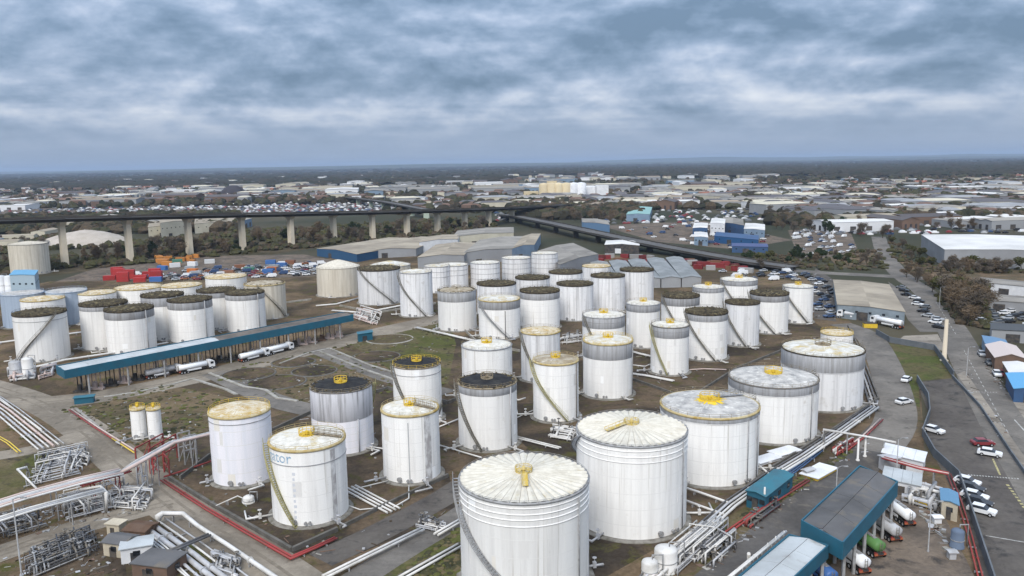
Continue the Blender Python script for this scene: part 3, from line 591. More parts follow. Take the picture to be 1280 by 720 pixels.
# lettering on tank G
t, c, R, H, P = tG
BLUEL = mat('faded_blue_lettering', (.16, .31, .45), .6, col2=(.52, .58, .62), nscale=1.2, lo=.42, hi=.64)
cu = bpy.data.curves.new('lettering', 'FONT'); cu.body = 'Navigator'; cu.size = 2.6; cu.resolution_u = 3
to = bpy.data.objects.new('lettering_source', cu); C.objects.link(to); bpy.context.view_layer.update()
me = bpy.data.meshes.new_from_object(to.evaluated_get(bpy.context.evaluated_depsgraph_get())); bpy.data.objects.remove(to); bpy.data.curves.remove(cu)
xm = max(v.co.x for v in me.vertices)
for v in me.vertices:
    a = R_(-25)-(xm-v.co.x)/R; z = H*.835+v.co.y; v.co = Vector(((R+.03)*math.cos(a), (R+.03)*math.sin(a), z))
me.materials.clear(); me.materials.append(BLUEL); put(me, 'lettering', t)
o = MB()
for i in range(9): o.lathe([(R+.03, H*.72-i*.95-.5), (R+.032, H*.72-i*.95)], 2, a0=R_(-25), a1=R_(-25+(3.4 if i % 3 else 4.6)))
o.build('gauge_marking', mat('faded_marking', (.56, .57, .60), .7), t)
# ================================================================ PIPEWORK
def offset_line(pts, d):
    out = []
    for i, p in enumerate(pts):
        a = (pts[i]-pts[i-1]) if i else None; b = (pts[i+1]-pts[i]) if i < len(pts)-1 else None
        na = Vector((-a.y, a.x, 0)).normalized() if a is not None and math.hypot(a.x, a.y) > 1e-3 else None
        nb = Vector((-b.y, b.x, 0)).normalized() if b is not None and math.hypot(b.x, b.y) > 1e-3 else None
        q = (na+nb)/max(.6, 1+na.dot(nb))*1.0 if na and nb else (na or nb or Vector((0, 0, 0)))
        out.append(p+q*d)
    return out
def flanges(o, pts, r, step):
    for a, b in zip(pts, pts[1:]):
        L = (b-a).length; k = int(L/step)
        for i in range(1, k+1):
            p = a.lerp(b, i/(k+1)); d = (b-a).normalized(); o.tube([p-d*.09, p+d*.09], r*1.55, 8)
def pipe_run(label, pix, n=1, gap=.8, r=.2, z=.6, mats=PIPEW, sup=9.0, supmat=STEELG, name='pipeline', height=None, group=None, wide=.5):
    pts = [(G(q[0], q[1], q[2]) if len(q) > 2 else G(q[0], q[1], z)) for q in pix]
    base = Vector((pts[0].x, pts[0].y, 0)); t = thing(name, label, 'pipeline', base, 0, group); pts = [p-base for p in pts]
    mats = mats if isinstance(mats, (list, tuple)) else [mats]
    for k in range(n):
        rk = r[k % len(r)] if isinstance(r, (list, tuple)) else r
        rk *= .82; ln = offset_line(pts, (k-(n-1)/2)*gap); o = MB().tube(ln, rk, 8); flanges(o, ln, rk, 14); o.build('pipe', mats[k % len(mats)], t)
    w = (n-1)*gap+wide; rmax = max(r) if isinstance(r, (list, tuple)) else r
    for a, b in zip(pts, pts[1:]):
        L = math.hypot(b.x-a.x, b.y-a.y)
        if L < 2: continue
        d = Vector((b.x-a.x, b.y-a.y, 0)).normalized(); nn = Vector((-d.y, d.x, 0)); kk = max(1, int(L/sup))
        for i in range(kk):
            p = a.lerp(b, (i+.5)/kk); h = p.z-rmax; o = MB()
            if h < .15: continue
            o.beam(p+nn*w/2+Vector((0, 0, -rmax-.08)), p-nn*w/2+Vector((0, 0, -rmax-.08)), .22, .16)
            for sg in (-1, 1):
                q = p+nn*(w/2*sg*.9); o.beam((q.x, q.y, 0), (q.x, q.y, h-.16), .16, .16)
            if h > 2.5:
                q0, q1 = p+nn*w*.45, p-nn*w*.45; o.beam((q0.x, q0.y, .2), (q1.x, q1.y, h-.4), .1, .1)
            o.build('pipe_support', supmat, t)
    return t
def manifold(label, corners, seed, n=18, zmax=2.4, mats=(PIPEW, PIPEG, PIPEG), r=(.07, .14), valves=14, vm=None, cat='pipe manifold'):
    q = random.Random(seed); P_ = [G(x, y) for x, y in corners]; base = P_[0].copy(); e1 = P_[1]-P_[0]; e2 = P_[2]-P_[0]
    t = thing('pipe_manifold', label, cat, base); l1, l2 = e1.length, e2.length; e1n, e2n = e1.normalized(), e2.normalized()
    def at(a, b, z): v = e1n*a+e2n*b; v.z = z; return v
    for i in range(int(n*1.5)):                             # ranks of parallel pipes, a few crossing them
        along = i % 4 != 3; k = int(n*1.5); b = min(.97, max(.03, ((i*.61803) % 1)*.94+.03)); z = (.45, .45, .8, zmax*.6, zmax)[i % 5]; rr_ = q.uniform(*r)
        a0 = q.choice((0, .04, .1, .3)); a1 = q.choice((.6, .85, .96, 1))
        if along: seq = [at(a0*l1, b*l2, .05), at(a0*l1, b*l2, z), at(a1*l1, b*l2, z)]
        else: seq = [at(b*l1, a0*l2, .05), at(b*l1, a0*l2, z+.25), at(b*l1, a1*l2, z+.25)]
        seq.append(Vector((seq[-1].x, seq[-1].y, .05)))
        o = MB().tube(seq, rr_, 7); flanges(o, seq[1:3], rr_, 3.0); o.build('pipe', q.choice(mats), t)
    for i in range(valves):
        p = at(q.uniform(.08, .92)*l1, q.uniform(.08, .92)*l2, 0); h = q.uniform(.6, 1.6); o = MB()
        o.box((p.x, p.y, h*.5), (.3, .3, h)); o.tube([(p.x, p.y, h), (p.x, p.y, h+.5)], .07, 6)
        o.lathe([(.18, h+.5), (.4, h+.52), (.4, h+.6), (.18, h+.62)], 12, c=(p.x, p.y, 0)); o.build('valve', vm or q.choice((STEELG, STEELD, PIPED)), t)
    return t
pipe_run('thick white pipe with raised loop beside the dusty road', [(198, 652, .4), (198, 646, 1.6), (203, 642, 1.6), (229, 642, 1.6), (247, 657, 1.2), (283, 680, 1.2), (345, 722, 1.2), (400, 762, 1.2)], 1, 1, .42, 1.2, sup=12)
pipe_run('bundle of parallel grey pipes crossed by dark sleepers', [(183, 655), (232, 690), (290, 735)], 6, 1.25, (.16, .22, .5, .5, .2, .16), .8, [PIPEW, PIPEG, PIPEG, PIPEG, PIPEW, PIPEG], sup=8)
pipe_run('dark pipe bridging across the grey pipe bundle', [(198, 695, 1.8), (262, 668, 1.8)], 2, .7, .25, 1.8, PIPED, sup=9)
pipe_run('white pipe pair running off beside the bundle', [(172, 659), (215, 695), (250, 728)], 2, 1.0, .18, .7, PIPEW)
pipe_run('high rack of white and pinkish pipes reaching the manifold', [(-60, 648, 5.5), (30, 620, 5.5), (100, 601, 5.5), (152, 589, 5.5)], 5, .8, (.22, .3, .3, .2, .25), 5.5, [PIPEW, PIPEP, PIPEG, PIPEW, PIPEP], sup=11, name='pipe_rack')
pipe_run('high rack of grey pipes on tall posts below the pinkish rack', [(-60, 668, 4.5), (40, 636, 4.5), (130, 612, 4.5)], 3, .8, (.24, .2, .24), 4.5, [PIPEW, PIPEG, PIPEW], sup=13, name='pipe_rack')
pipe_run('grey pipe bridge lifted over the dusty road', [(152, 589, 5.5), (166, 581, 6.5), (215, 553, 6.5), (265, 541, 6.0), (300, 531, 6.0)], 3, .6, (.35, .2, .2), 6, [PIPEP, PIPEG, PIPEG], sup=26, name='pipe_bridge')
pipe_run('red pipes set along the pinkish rack', [(100, 607, 4.6), (130, 598, 4.6), (162, 588, 4.6)], 3, .7, .2, 4.6, PIPER, sup=7, supmat=PIPER)
# red trestle of the bridge
def trestle(label, a, b, h, w, material, cat='trestle'):
    A, B = G(*a), G(*b); t = thing('pipe_trestle', label, cat, A); d = (B-A); L = d.length; d.normalize(); nn = Vector((-d.y, d.x, 0)); k = max(1, int(L/4))
    for i in range(k+1):
        for sg in (-1, 1):
            p = d*(L*i/k)+nn*(w/2*sg); MB().beam((p.x, p.y, 0), (p.x, p.y, h), .24, .24).build('post', material, t)
    for sg in (-1, 1):
        for z in (h*.5, h):
            p, q = nn*(w/2*sg), d*L+nn*(w/2*sg); MB().beam((p.x, p.y, z), (q.x, q.y, z), .2, .24).build('rail', material, t)
    for i in range(k):
        for sg in (-1, 1):
            p, q = d*(L*i/k)+nn*(w/2*sg), d*(L*(i+1)/k)+nn*(w/2*sg); MB().beam((p.x, p.y, .2), (q.x, q.y, h-.2), .12, .12).build('brace', material, t)
    return t
trestle('red steel trestle carrying the pipe bridge off the road', (180, 592), (214, 572), 5.2, 3, PIPER)
trestle('red steel posts at the bund corner', (199, 592), (206, 600), 4.0, 2, PIPER)
trestle('pale trestle tower holding the bridge beside the lilac-white tank', (228, 579), (243, 575), 6.0, 3, STEELG)
trestle('pale trestle legs standing in the dusty road', (176, 612), (182, 610), 5.6, 2, PIPEG)
pipe_run('red fire main following the edge of the bund', [(203, 600), (257, 635), (310, 666), (364, 697), (392, 685), (420, 672)], 2, .55, .2, .5, PIPER, sup=10)
pipe_run('red pipe pair beside the brown rough ground', [(88, 512), (120, 534), (168, 564)], 2, .6, .2, .5, [PIPER, PIPEP], sup=8)
pipe_run('red pipe leading towards the lilac-white tank', [(205, 596), (236, 586), (268, 575)], 1, .6, .22, .6, PIPER)
pipe_run('yellow pipe ending at the dusty crossing', [(140, 548), (168, 566)], 1, .6, .18, .7, PIPEY)
pipe_run('bank of pale pipes coming in beside the short road', [(-40, 480), (10, 514), (64, 558)], 6, 1.0, (.22, .3, .22, .3, .22, .16), .8, [PIPEW, PIPEG, PIPEW, PIPEP, PIPEW, PIPEG], sup=8)
pipe_run('single pale pipe beside the pale bank', [(-20, 482), (25, 517), (52, 537)], 1, .8, .18, 1.0, PIPEW)
pipe_run('yellow pipe along the mossy ground', [(-20, 536), (10, 553), (24, 565)], 2, .6, .16, .6, PIPEY)
manifold('tangle of grey and white pipes with a tall white loop', [(30, 612), (100, 595), (48, 575)], 4, 22, 2.2)
manifold('white pipe bank with cross bars above the tangle', [(62, 580), (102, 590), (80, 562)], 5, 14, 1.6, (PIPEW, PIPEG))
manifold('dense pipework with pump sets below the high racks', [(85, 652), (175, 628), (70, 632)], 6, 26, 3.0)
manifold('pipework cluster at the road bend', [(130, 636), (180, 640), (150, 612)], 9, 16, 2.0, (PIPEW, PIPEG))
manifold('dark tangle of pumps and hoses beside the huts', [(35, 728), (125, 690), (30, 695)], 19, 40, 1.3, (PIPED, STEELD, STEELD, STEELG, PIPED), (.05, .12), 30)
manifold('dark pump bay at the frame of the high rack', [(-10, 680), (60, 660), (-30, 655)], 10, 16, 2.0, (PIPED, PIPEG, STEELD))
pipe_run('white loop pipe rising over the tangle', [(47, 612, .2), (22, 587, 2.6), (33, 584, 2.6), (36, 592, .4)], 1, 1, .24, 2.6, PIPEW, sup=30)
pipe_run('white square loop standing by the road bend', [(133, 640, .2), (133, 616, 4.2), (126, 608, 4.2), (100, 612, 4.2)], 1, 1, .26, 4.2, PIPEW, sup=40)
manifold('valve cluster at the pipe bundle', [(262, 715), (298, 728), (268, 692)], 12, 16, 1.6, (PIPEG, STEELG))
pipe_run('long white pipe pair crossing the mossy ground', [(405, 721), (460, 694), (528, 661)], 2, .8, .26, .8, PIPEW, sup=12)
manifold('white valve platform between the service lanes', [(520, 661), (552, 668), (528, 652)], 14, 12, 1.2, (PIPEW, PIPEG))
pipe_run('white pipe pair from the valve platform to the broad tank', [(545, 668), (580, 648)], 2, .8, .24, .8, PIPEW)
pipe_run('white pipe along the lane edge near the broad tank', [(500, 723), (575, 681)], 2, .9, .24, .7, PIPEW)
pipe_run('three white pipes crossing between the front tanks', [(437, 609), (465, 624), (492, 638)], 4, .85, .22, .5, PIPEW, sup=8)
pipe_run('thin white branch looping to the stained tank', [(440, 612), (485, 601)], 1, .8, .14, .5, PIPEW)
pipe_run('thin white branch under the stained tank', [(492, 634), (511, 623), (511, 607)], 1, .8, .14, .5, PIPEW)
pipe_run('thin white pipe from lettered tank to the pipe row', [(430, 630), (450, 637), (480, 634)], 1, .8, .12, .4, PIPEW)
pipe_run('white pipe between black-roofed tank and stained tank', [(455, 557), (480, 561)], 1, .8, .2, .5, PIPEW)
pipe_run('white pipe leading to the sooty-roofed tank', [(548, 556), (602, 572)], 1, .8, .2, .5, PIPEW)
pipe_run('white pipe from the yellow-railed tank', [(545, 535), (575, 523)], 1, .8, .2, .5, PIPEW)
pipe_run('pipe pair beside the olive stair tank', [(640, 545), (668, 552), (700, 560)], 2, .8, .2, .5, PIPEW)
pipe_run('thin pipe from sooty-roofed tank towards the olive stair tank', [(646, 522), (668, 512)], 1, .8, .14, .4, PIPEW)
manifold('white zigzag pipes at the foot of the olive stair tank', [(685, 548), (716, 553), (692, 532)], 17, 12, 1.0, (PIPEW,), (.12, .18), 5)
manifold('valve cluster between tank rows with dark slotted tray', [(700, 432), (728, 428), (700, 420)], 18, 12, 1.0, (PIPEW, PIPEG))
pipe_run('white pipe pair crossing behind the yellow-edged tank', [(786, 438), (800, 442), (818, 446)], 2, .8, .2, .5, PIPEW)
pipe_run('white pipe pair beside the dark-banded tank', [(785, 466), (812, 470), (842, 476)], 2, .8, .22, .5, PIPEW)
pipe_run('pinkish pipe along the stair tank row', [(862, 462), (880, 461), (908, 462)], 1, .8, .2, .5, PIPEP)
pipe_run('white pipe elbow near the stair tank', [(790, 456), (806, 458), (818, 453)], 1, .8, .16, .5, PIPEW)
pipe_run('white pipe line running below the middle tanks', [(520, 409), (560, 418), (602, 428)], 2, .9, .26, .6, PIPEW)
pipe_run('white pipe line along the foot of canopy-side tanks', [(-30, 432), (30, 424), (80, 418), (110, 414)], 2, .9, .24, .7, PIPEW)
pipe_run('white pipe line between the tanks and canopy roof', [(30, 462), (80, 450), (140, 441), (210, 428)], 2, .9, .26, .8, PIPEW)
pipe_run('pale pipe lines beyond the canopy end', [(415, 388), (455, 391), (505, 381), (540, 378)], 2, .9, .26, .6, PIPEW)
pipe_run('pale pipe line towards the ribbed grey tank', [(395, 382), (420, 380), (450, 372)], 2, .9, .24, .6, PIPEW)
pipe_run('long white pipes running beside the loading roofs', [(790, 740), (845, 690), (912, 630), (963, 594), (1003, 570), (1040, 545), (1092, 508)], 4, .75, (.3, .22, .26, .18), 1.0, [PIPEW, PIPEW, PIPEG, PIPED], sup=11)
pipe_run('blue cable tray along the white pipes', [(978, 597), (1000, 581), (1024, 562)], 4, .5, .16, .8, BLUEC)
pipe_run('white pipe from the pleated-roof tank', [(855, 609), (882, 618), (910, 628)], 1, .8, .28, .8, PIPEW)
pipe_run('white pipe below it from the pleated-roof tank', [(853, 624), (880, 634), (905, 643)], 1, .8, .26, .8, PIPEW)
pipe_run('white pipe from the yellow-splashed tank', [(942, 576), (962, 593)], 1, .8, .24, .8, PIPEW)
pipe_run('yellow-white overhead pipe bridge over the track', [(1030, 557, .1), (1030, 537, 4.5), (1090, 547, 4.5), (1120, 553, 4.5)], 1, .8, .25, 4.5, [PIPEW], sup=9)
pipe_run('red pipes along the mossy track', [(905, 668), (945, 640), (975, 622), (1010, 600)], 2, .6, .2, .5, PIPER, sup=6)
pipe_run('rusty red pipes by the inner road', [(1058, 562), (1080, 545), (1102, 524)], 2, .6, .2, .5, [PIPER, PIPEP], sup=6)
pipe_run('dark pipe trench along the inner road', [(1062, 430), (1080, 470), (1094, 512)], 3, .8, .3, .5, [PIPED, STEELG, PIPED], sup=9)
manifold('crowded white pipework and pumps at the lane end', [(812, 716), (878, 660), (850, 722)], 21, 26, 2.4, (PIPEW, PIPEG, PIPEG, PIPEW), (.07, .16), 18)
manifold('white manifold with twin outlet pipes beside the lane', [(868, 700), (905, 668), (890, 715)], 22, 14, 2.0, (PIPEW, PIPEG, PIPED), (.07, .14), 10)
manifold('red and dark pumps on the mossy track', [(925, 655), (962, 628), (940, 662)], 23, 12, 1.2, (PIPER, STEELD, PIPED), (.1, .18), 6)
manifold('red valve skid beside the overhead pipe', [(1040, 565), (1062, 552), (1047, 572)], 24, 12, 1.5, (PIPER, PIPEW), (.1, .18), 6)
manifold('grey pump skid beside the yard cabin', [(1128, 628), (1168, 640), (1140, 610)], 25, 18, 2.0, (PIPEG, STEELG, PIPEW), (.12, .3), 9)
manifold('white and pink pipework at the canopy end', [(440, 398), (470, 408), (450, 384)], 26, 18, 2.0, (PIPEW, PIPEP), (.12, .2), 8)
manifold('pale pump cluster below the canopy-side tank', [(10, 478), (44, 474), (12, 462)], 27, 16, 2.2, (PIPEW, PIPEG, PIPEP), (.14, .35), 8)
manifold('brown pump cluster at the canopy corner', [(48, 476), (68, 470), (54, 462)], 28, 12, 2.0, (PIPEP, PIPEG), (.12, .25), 6)
# ================================================================ LOW WALLS
def bund(label, pix, h=.9, w=.4, material=CONC, name='bund_wall', panel=6.0):
    pts = [G(x, y) for x, y in pix]; base = pts[0].copy(); t = thing(name, label, 'wall', base)
    for a, b in zip(pts, pts[1:]):
        k = max(1, round((b-a).length/panel))
        for i in range(k):
            p, q = a.lerp(b, i/k)-base, a.lerp(b, (i+1)/k)-base; d = (q-p).normalized()*.02
            p, q = p+d, q-d; MB().beam((p.x, p.y, h/2), (q.x, q.y, h/2), w, h).build('wall_panel', material, t)
    return t
DARKW = mat('bund_wall_dark', (.135, .125, .112), .92, col2=(.085, .08, .07), nscale=.4)
bund('dark bund wall along the red fire main', [(212, 600), (262, 631), (365, 690), (422, 664)], .8, .5, DARKW)
bund('bund wall beside the three white pipes', [(425, 662), (480, 634), (560, 596)], .7, .4, DARKW)
bund('bund wall behind the black-roofed tanks', [(225, 600), (262, 572), (340, 540), (400, 512), (485, 487), (560, 505), (572, 500)], .9, .4, DARKW)
bund('pale bund wall below the middle rows', [(540, 404), (565, 399), (600, 432), (650, 440)], .8, .4)
bund('pale bund wall along the middle rows', [(425, 383), (470, 392), (545, 380)], .8, .5)
bund('bund wall between stair tanks and broad tanks', [(790, 475), (860, 500), (920, 462), (1000, 430)], .7, .4, DARKW)
bund('bund wall along the inner road', [(1060, 408), (1075, 440), (1098, 500), (1040, 540), (960, 590), (900, 640), (850, 680)], .8, .4, DARKW)
bund('pale bund wall under the canopy rows', [(110, 415), (170, 405), (270, 390), (390, 375)], .8, .4)
bund('dark bund wall before the pleated-roof tanks', [(480, 735), (575, 683), (600, 690)], .7, .4, DARKW)
for i, (lab, pix) in enumerate((('blue-grey security wall curving round the car park', [(1146, 477), (1160, 500), (1162, 520), (1153, 545), (1168, 572), (1198, 600), (1212, 640), (1228, 690), (1244, 740)]), ('low wall between car park and public road', [(1190, 472), (1225, 510), (1262, 566), (1330, 664)]), ('blue-grey wall along the depot forecourt', [(1095, 418), (1112, 428), (1168, 438), (1182, 458), (1192, 472)]))):
    bund(lab, pix, 1.9 if i != 1 else .9, .25, mat('wall_blue_grey', (.135, .145, .155), .85, col2=(.10, .11, .12), nscale=.3), 'perimeter_wall', 3.2)
pipe_run('red pipe along the inside of the security wall', [(1186, 592), (1200, 628), (1212, 668), (1228, 730)], 2, .6, .16, .5, PIPER, sup=8)
pipe_run('rusty red pipe bridge between white boxes', [(1104, 572, 3.0), (1150, 585, 3.0), (1186, 592, 3.0)], 3, .5, .2, 3.0, [PIPER, PIPEP], sup=9)
# rings of empty tank pads
def pad(label, x, y, r, pale):
    c = G(x, y); t = thing('tank_pad', label, 'tank pad', (c.x, c.y, 0), 0, 'empty tank pads')
    MB().lathe([(r+.35, .0), (r+.35, .14), (r-.15, .28), (r-.15, .05)], 40).build('kerb_ring', CONC if pale else DARKW, t)
    MB().lathe([(r-.15, .10), (.05, .16)], 40).build('pad_floor', BEDS if not pale else BROWNF, t); return t
pad('empty round tank pad with dark floor beside the grey lane', 311, 468, 7.5, False)
pad('round dark tank pad, larger, between lane and black-roofed tank', 346, 478, 8, False)
pad('round dark pad near the mossy lane', 393, 464, 6.5, False)
pad('dark round pad closest to the canopy trucks', 367, 453, 6.5, False)
pad('dark ring pad on the mossy ground', 470, 446, 7.5, False)
pad('pale ring pad beside the teal container', 487, 424, 8, True)
#pad('worn pad ring beyond the mossy kerb', 430, 440, 6, True)
# ================================================================ CANOPIES, SHEDS, VEHICLES OF THE TERMINAL
RGREY = mat('roof_sheet_grey', (.125, .122, .122), .8, col2=(.085, .083, .083), nscale=.12, lo=.4, hi=.65, col3=(.16, .14, .115), n3scale=.25, lo3=.55, hi3=.7)
RLIGHT = mat('roof_sheet_light', (.42, .44, .44), .65, col2=(.33, .34, .335), nscale=.15, lo=.4, hi=.65, col3=(.25, .24, .22), n3scale=.4, lo3=.6, hi3=.75)
RBROWN = mat('roof_sheet_brown', (.17, .145, .125), .8, col2=(.10, .09, .08), nscale=.2)
WBOX = mat('white_cladding', (.66, .66, .66), .6, col2=(.55, .55, .56), nscale=.25, vary=.08)
BEIGEW = mat('beige_render', (.48, .42, .32), .85, col2=(.38, .33, .25), nscale=.5)
BRICKD = mat('brown_brick', (.16, .105, .078), .9, col2=(.12, .085, .065), nscale=.7)
DARKM = mat('dark_machinery', (.045, .045, .048), .7, col2=(.10, .085, .07), nscale=.7)
def canopy(name, label, NL, NR, FL, z, fascia, roofmats, cols, fm=TEAL, bays=True):
    """roof from three top corners (near-left, near-right, far-left), posts to the ground"""
    base = Vector((NL.x, NL.y, 0)); t = thing(name, label, 'canopy', base)
    a = (NR-NL); b = (FL-NL); a.z = b.z = 0; la, lb = a.length, b.length; a.normalize(); b.normalize()
    def at(u, v, zz_): p = a*u+b*v; p.z = zz_; return p
    k = len(roofmats); seg = 10 if lb > 30 else 6
    # separate roof sheets laid side by side along the long side
    long_b = lb >= la; L = lb if long_b else la; S = la if long_b else lb; ns = max(4, int(L/6))
    for i in range(ns):
        for h in range(2):
            u0, u1 = L*i/ns+.03, L*(i+1)/ns-.03; v0, v1 = S*h/2+(.05 if h else 0), S*(h+1)/2-(0 if h else .05)
            z0, z1 = (z, z+.45) if h == 0 else (z+.45, z)
            q = [(u0, v0, z0), (u1, v0, z0), (u1, v1, z1), (u0, v1, z1)]
            vs = [at(*( (v, u) if long_b else (u, v)), w) for u, v, w in q]; vs += [p-Vector((0, 0, .12)) for p in vs]
            o = MB().add(vs, [(0, 1, 2, 3), (7, 6, 5, 4), (0, 4, 5, 1), (1, 5, 6, 2), (2, 6, 7, 3), (3, 7, 4, 0)])
            o.build('roof_sheet', roofmats[min(k-1, int(i*k/ns))], t)
    for p, q in ((at(-.1, -.1, z), at(la+.1, -.1, z)), (at(la+.1, -.1, z), at(la+.1, lb+.1, z)), (at(la+.1, lb+.1, z), at(-.1, lb+.1, z)), (at(-.1, lb+.1, z), at(-.1, -.1, z))):
        d = Vector((0, 0, .25-fascia/2)); MB().beam(p+d, q+d, .2, fascia).build('fascia', fm, t)
    n_u, n_v = cols
    for i in range(n_u):
        for j in range(n_v):
            p = at(la*(.06+.88*i/max(1, n_u-1)), lb*(.03+.94*j/max(1, n_v-1)), 0)
            MB().beam((p.x, p.y, 0), (p.x, p.y, z-.2), .4, .4).build('post', STEELG, t)
    return t, base, at, la, lb
# long teal canopy: corners at its roof height
ZC = 7.6
t, base, at, la, lb = canopy('loading_canopy', 'long teal-edged loading canopy in front of the dark-roofed tanks', G(81, 464, ZC), G(441, 394, ZC), G(71, 458, ZC), ZC, 2.3, [RLIGHT]*4+[RBROWN]*5, (9, 2))
q = random.Random(3)
for i in range(24):
    o = MB(); u = la*(.03+.94*(i+.5)/24); v = lb*.5; p = at(u, v, 0)
    o.box((p.x, p.y, .25), (4.2, 1.4, .5)); o.box((p.x+q.uniform(-1, 1), p.y, 1.3), (1.0, .8, 1.7)); o.tube([(p.x-1, p.y, .4), (p.x-1, p.y, 4.6), (p.x+.8, p.y-1.2, 4.9), (p.x+.8, p.y-1.2, 2.6)], .12, 6)
    o.tube([(p.x+1.4, p.y, .4), (p.x+1.4, p.y, 5.2)], .14, 6); o.box((p.x+1.3, p.y+.4, 1.0), (.7, .7, 1.2)); o.build('loading_arm', q.choice((DARKM, DARKM, BRICKD, PIPEP)), t)
# dark and pale roofs of the road loading gantry
ZR = 7.4
canopy('loading_roof', 'broad dark-grey loading roof with teal fascia over the tanker bays', G(1053, 679, ZR), G(1121, 603, ZR), G(1003, 652, ZR), ZR, 2.6, [RGREY], (6, 3))
t2, b2, at2, la2, lb2 = canopy('loading_roof', 'pale grey loading roof joined below the dark one', G(960, 752, 6.2), G(1034, 683, 6.2), G(909, 735, 6.2), 6.2, 2.0, [RLIGHT], (5, 3))
o = MB(); q = random.Random(8)
for i in range(14):
    p = at2(la2*(i+q.uniform(.1, .9))/14, lb2+.5, 6.1); o.tube([p, p+Vector((0, 0, q.uniform(.6, 1.3)))], .07, 5)
o.tube([at2(0, lb2+.5, 6.8), at2(la2, lb2+.5, 6.8)], .16, 6); o.tube([at2(0, lb2+1.0, 6.5), at2(la2, lb2+1.0, 6.5)], .12, 6); o.build('vent_pipe', PIPEW, t2)
p = G(933, 722, 0); pipe_run('white vent post beside the pale roof', [(936, 722, .1), (936, 692, 6)], 1, 1, .3, 6, PIPEW, sup=50)
def shed(name, label, c0, c1, c2, h, wall, roofm, cat='shed', gable=0.0, door=True, over=.25, windows=0, group=None, zb=0.0, roofpieces=1):
    """box building from three ground corners (near-left, near-right, far-left)"""
    c0, c1, c2 = (G(*c) if not isinstance(c, Vector) else c for c in (c0, c1, c2))
    base = Vector((c0.x, c0.y, zb)); t = thing(name, label, cat, base, 0, group); a, b = c1-c0, c2-c0; la, lb = a.length, b.length; a = a.normalized(); b = b.normalized()
    def at(u, v, z): p = a*u+b*v; p.z = z; return p
    lng = lb > la; L, S = (lb, la) if lng else (la, lb)
    def A2(u, v, z): return at(v, u, z) if lng else at(u, v, z)
    o = MB(); q = [A2(0, 0, 0), A2(L, 0, 0), A2(L, S, 0), A2(0, S, 0)]; vs = q+[Vector((p.x, p.y, h)) for p in q]+[A2(0, S/2, h+gable), A2(L, S/2, h+gable)]
    o.add(vs, [(0, 1, 5, 4), (1, 2, 6, 5), (2, 3, 7, 6), (3, 0, 4, 7), (4, 7, 8), (5, 9, 6)]); o.build('wall', wall, t)
    k = roofpieces
    for i in range(k):
        for sd in (0, 1):
            u0, u1 = -over+(L+2*over)*i/k+(.04 if i else 0), -over+(L+2*over)*(i+1)/k
            v0, v1 = (-over, S/2) if sd == 0 else (S/2, S+over); e = gable*over/(S/2) if S else 0
            z0, z1 = (h+.05-e, h+gable+.05) if sd == 0 else (h+gable+.05, h+.05-e)
            vs = [A2(u0, v0, z0), A2(u1, v0, z0), A2(u1, v1, z1), A2(u0, v1, z1)]; vs += [p+Vector((0, 0, .15)) for p in vs]
            MB().add(vs, [(3, 2, 1, 0), (4, 5, 6, 7), (0, 1, 5, 4), (1, 2, 6, 5), (2, 3, 7, 6), (3, 0, 4, 7)]).build('roof', roofm, t)
    if door:
        w = min(4.0, la*.3); p, q_ = at(la*.3, -.04, min(1.6, h*.35)), at(la*.3+w, -.04, min(1.6, h*.35)); MB().beam(p, q_, .12, min(3.2, h*.7)).build('door', DARKM if wall != DARKM else WBOX, t)
    for i in range(windows):
        u = la*(i+.5)/windows; MB().beam(at(u-.5, -.05, h*.62), at(u+.5, -.05, h*.62), .1, .8).build('window', GLASS, t)
        v = lb*(i+.5)/windows; MB().beam(at(la+.05, v-.5, h*.62), at(la+.05, v+.5, h*.62), .1, .8).build('window', GLASS, t)
    return t
def gbox(x, y, w, d, deg):                                    # ground corners of a box with its near-left corner at a pixel
    p = G(x, y); a = R_(deg); e1 = Vector((math.cos(a), math.sin(a), 0)); e2 = Vector((-e1.y, e1.x, 0)); return p, p+e1*w, p+e2*d
shed('equipment_shelter', 'long teal-roofed shelter beside the white pipes', (933, 634), (956, 642), (968, 607), 3.0, TEAL, TEALR, 'shelter', .3, windows=3)
shed('container', 'teal container standing below the mossy ground', (448, 428), (466, 425), (447, 425), 2.7, TEAL, TEALR, 'container')
shed('container', 'small teal box at the end of the loading canopy', *gbox(93, 506, 4.5, 2.2, 18), 1.6, TEAL, TEALR, 'container', door=False)
shed('flat_white_building', 'white flat-roofed control building beside the rusty pipe bridge', *[Vector((v.x, v.y, 0)) for v in (G(1103, 566, 2.6), G(1154, 578, 2.6), G(1108, 555, 2.6))], 2.6, WBOX, WBOX, 'building', .1, windows=0, roofpieces=4)
shed('flat_white_building', 'white low building just behind the dark loading roof', *[Vector((v.x, v.y, 0)) for v in (G(1104, 598, 2.4), G(1150, 608, 2.4), G(1107, 584, 2.4))], 2.4, WBOX, RLIGHT, 'building', .1, windows=0, roofpieces=4)
shed('cabin', 'beige cabin with blue roof against the security wall', (1176, 647), (1196, 653), (1175, 632), 3.0, BEIGEW, mat('cabin_blue_roof', (.10, .21, .32), .6), 'cabin', .25, windows=1)
shed('small_hut', 'beige hut with dark roof below the dusty road', *gbox(130, 695, 4.0, 3.2, -16), 2.3, BEIGEW, RGREY, 'hut', .5, windows=1)
shed('cabin', 'white site cabin beside the hut', *gbox(152, 706, 4.4, 3.4, 20), 2.4, WBOX, RLIGHT, 'cabin', .1, windows=1)
shed('brick_building', 'grey-roofed brick building beside the white site cabin', *gbox(166, 722, 6.0, 4.6, -14), 2.2, BRICKD, RGREY, 'building', .1, windows=1)
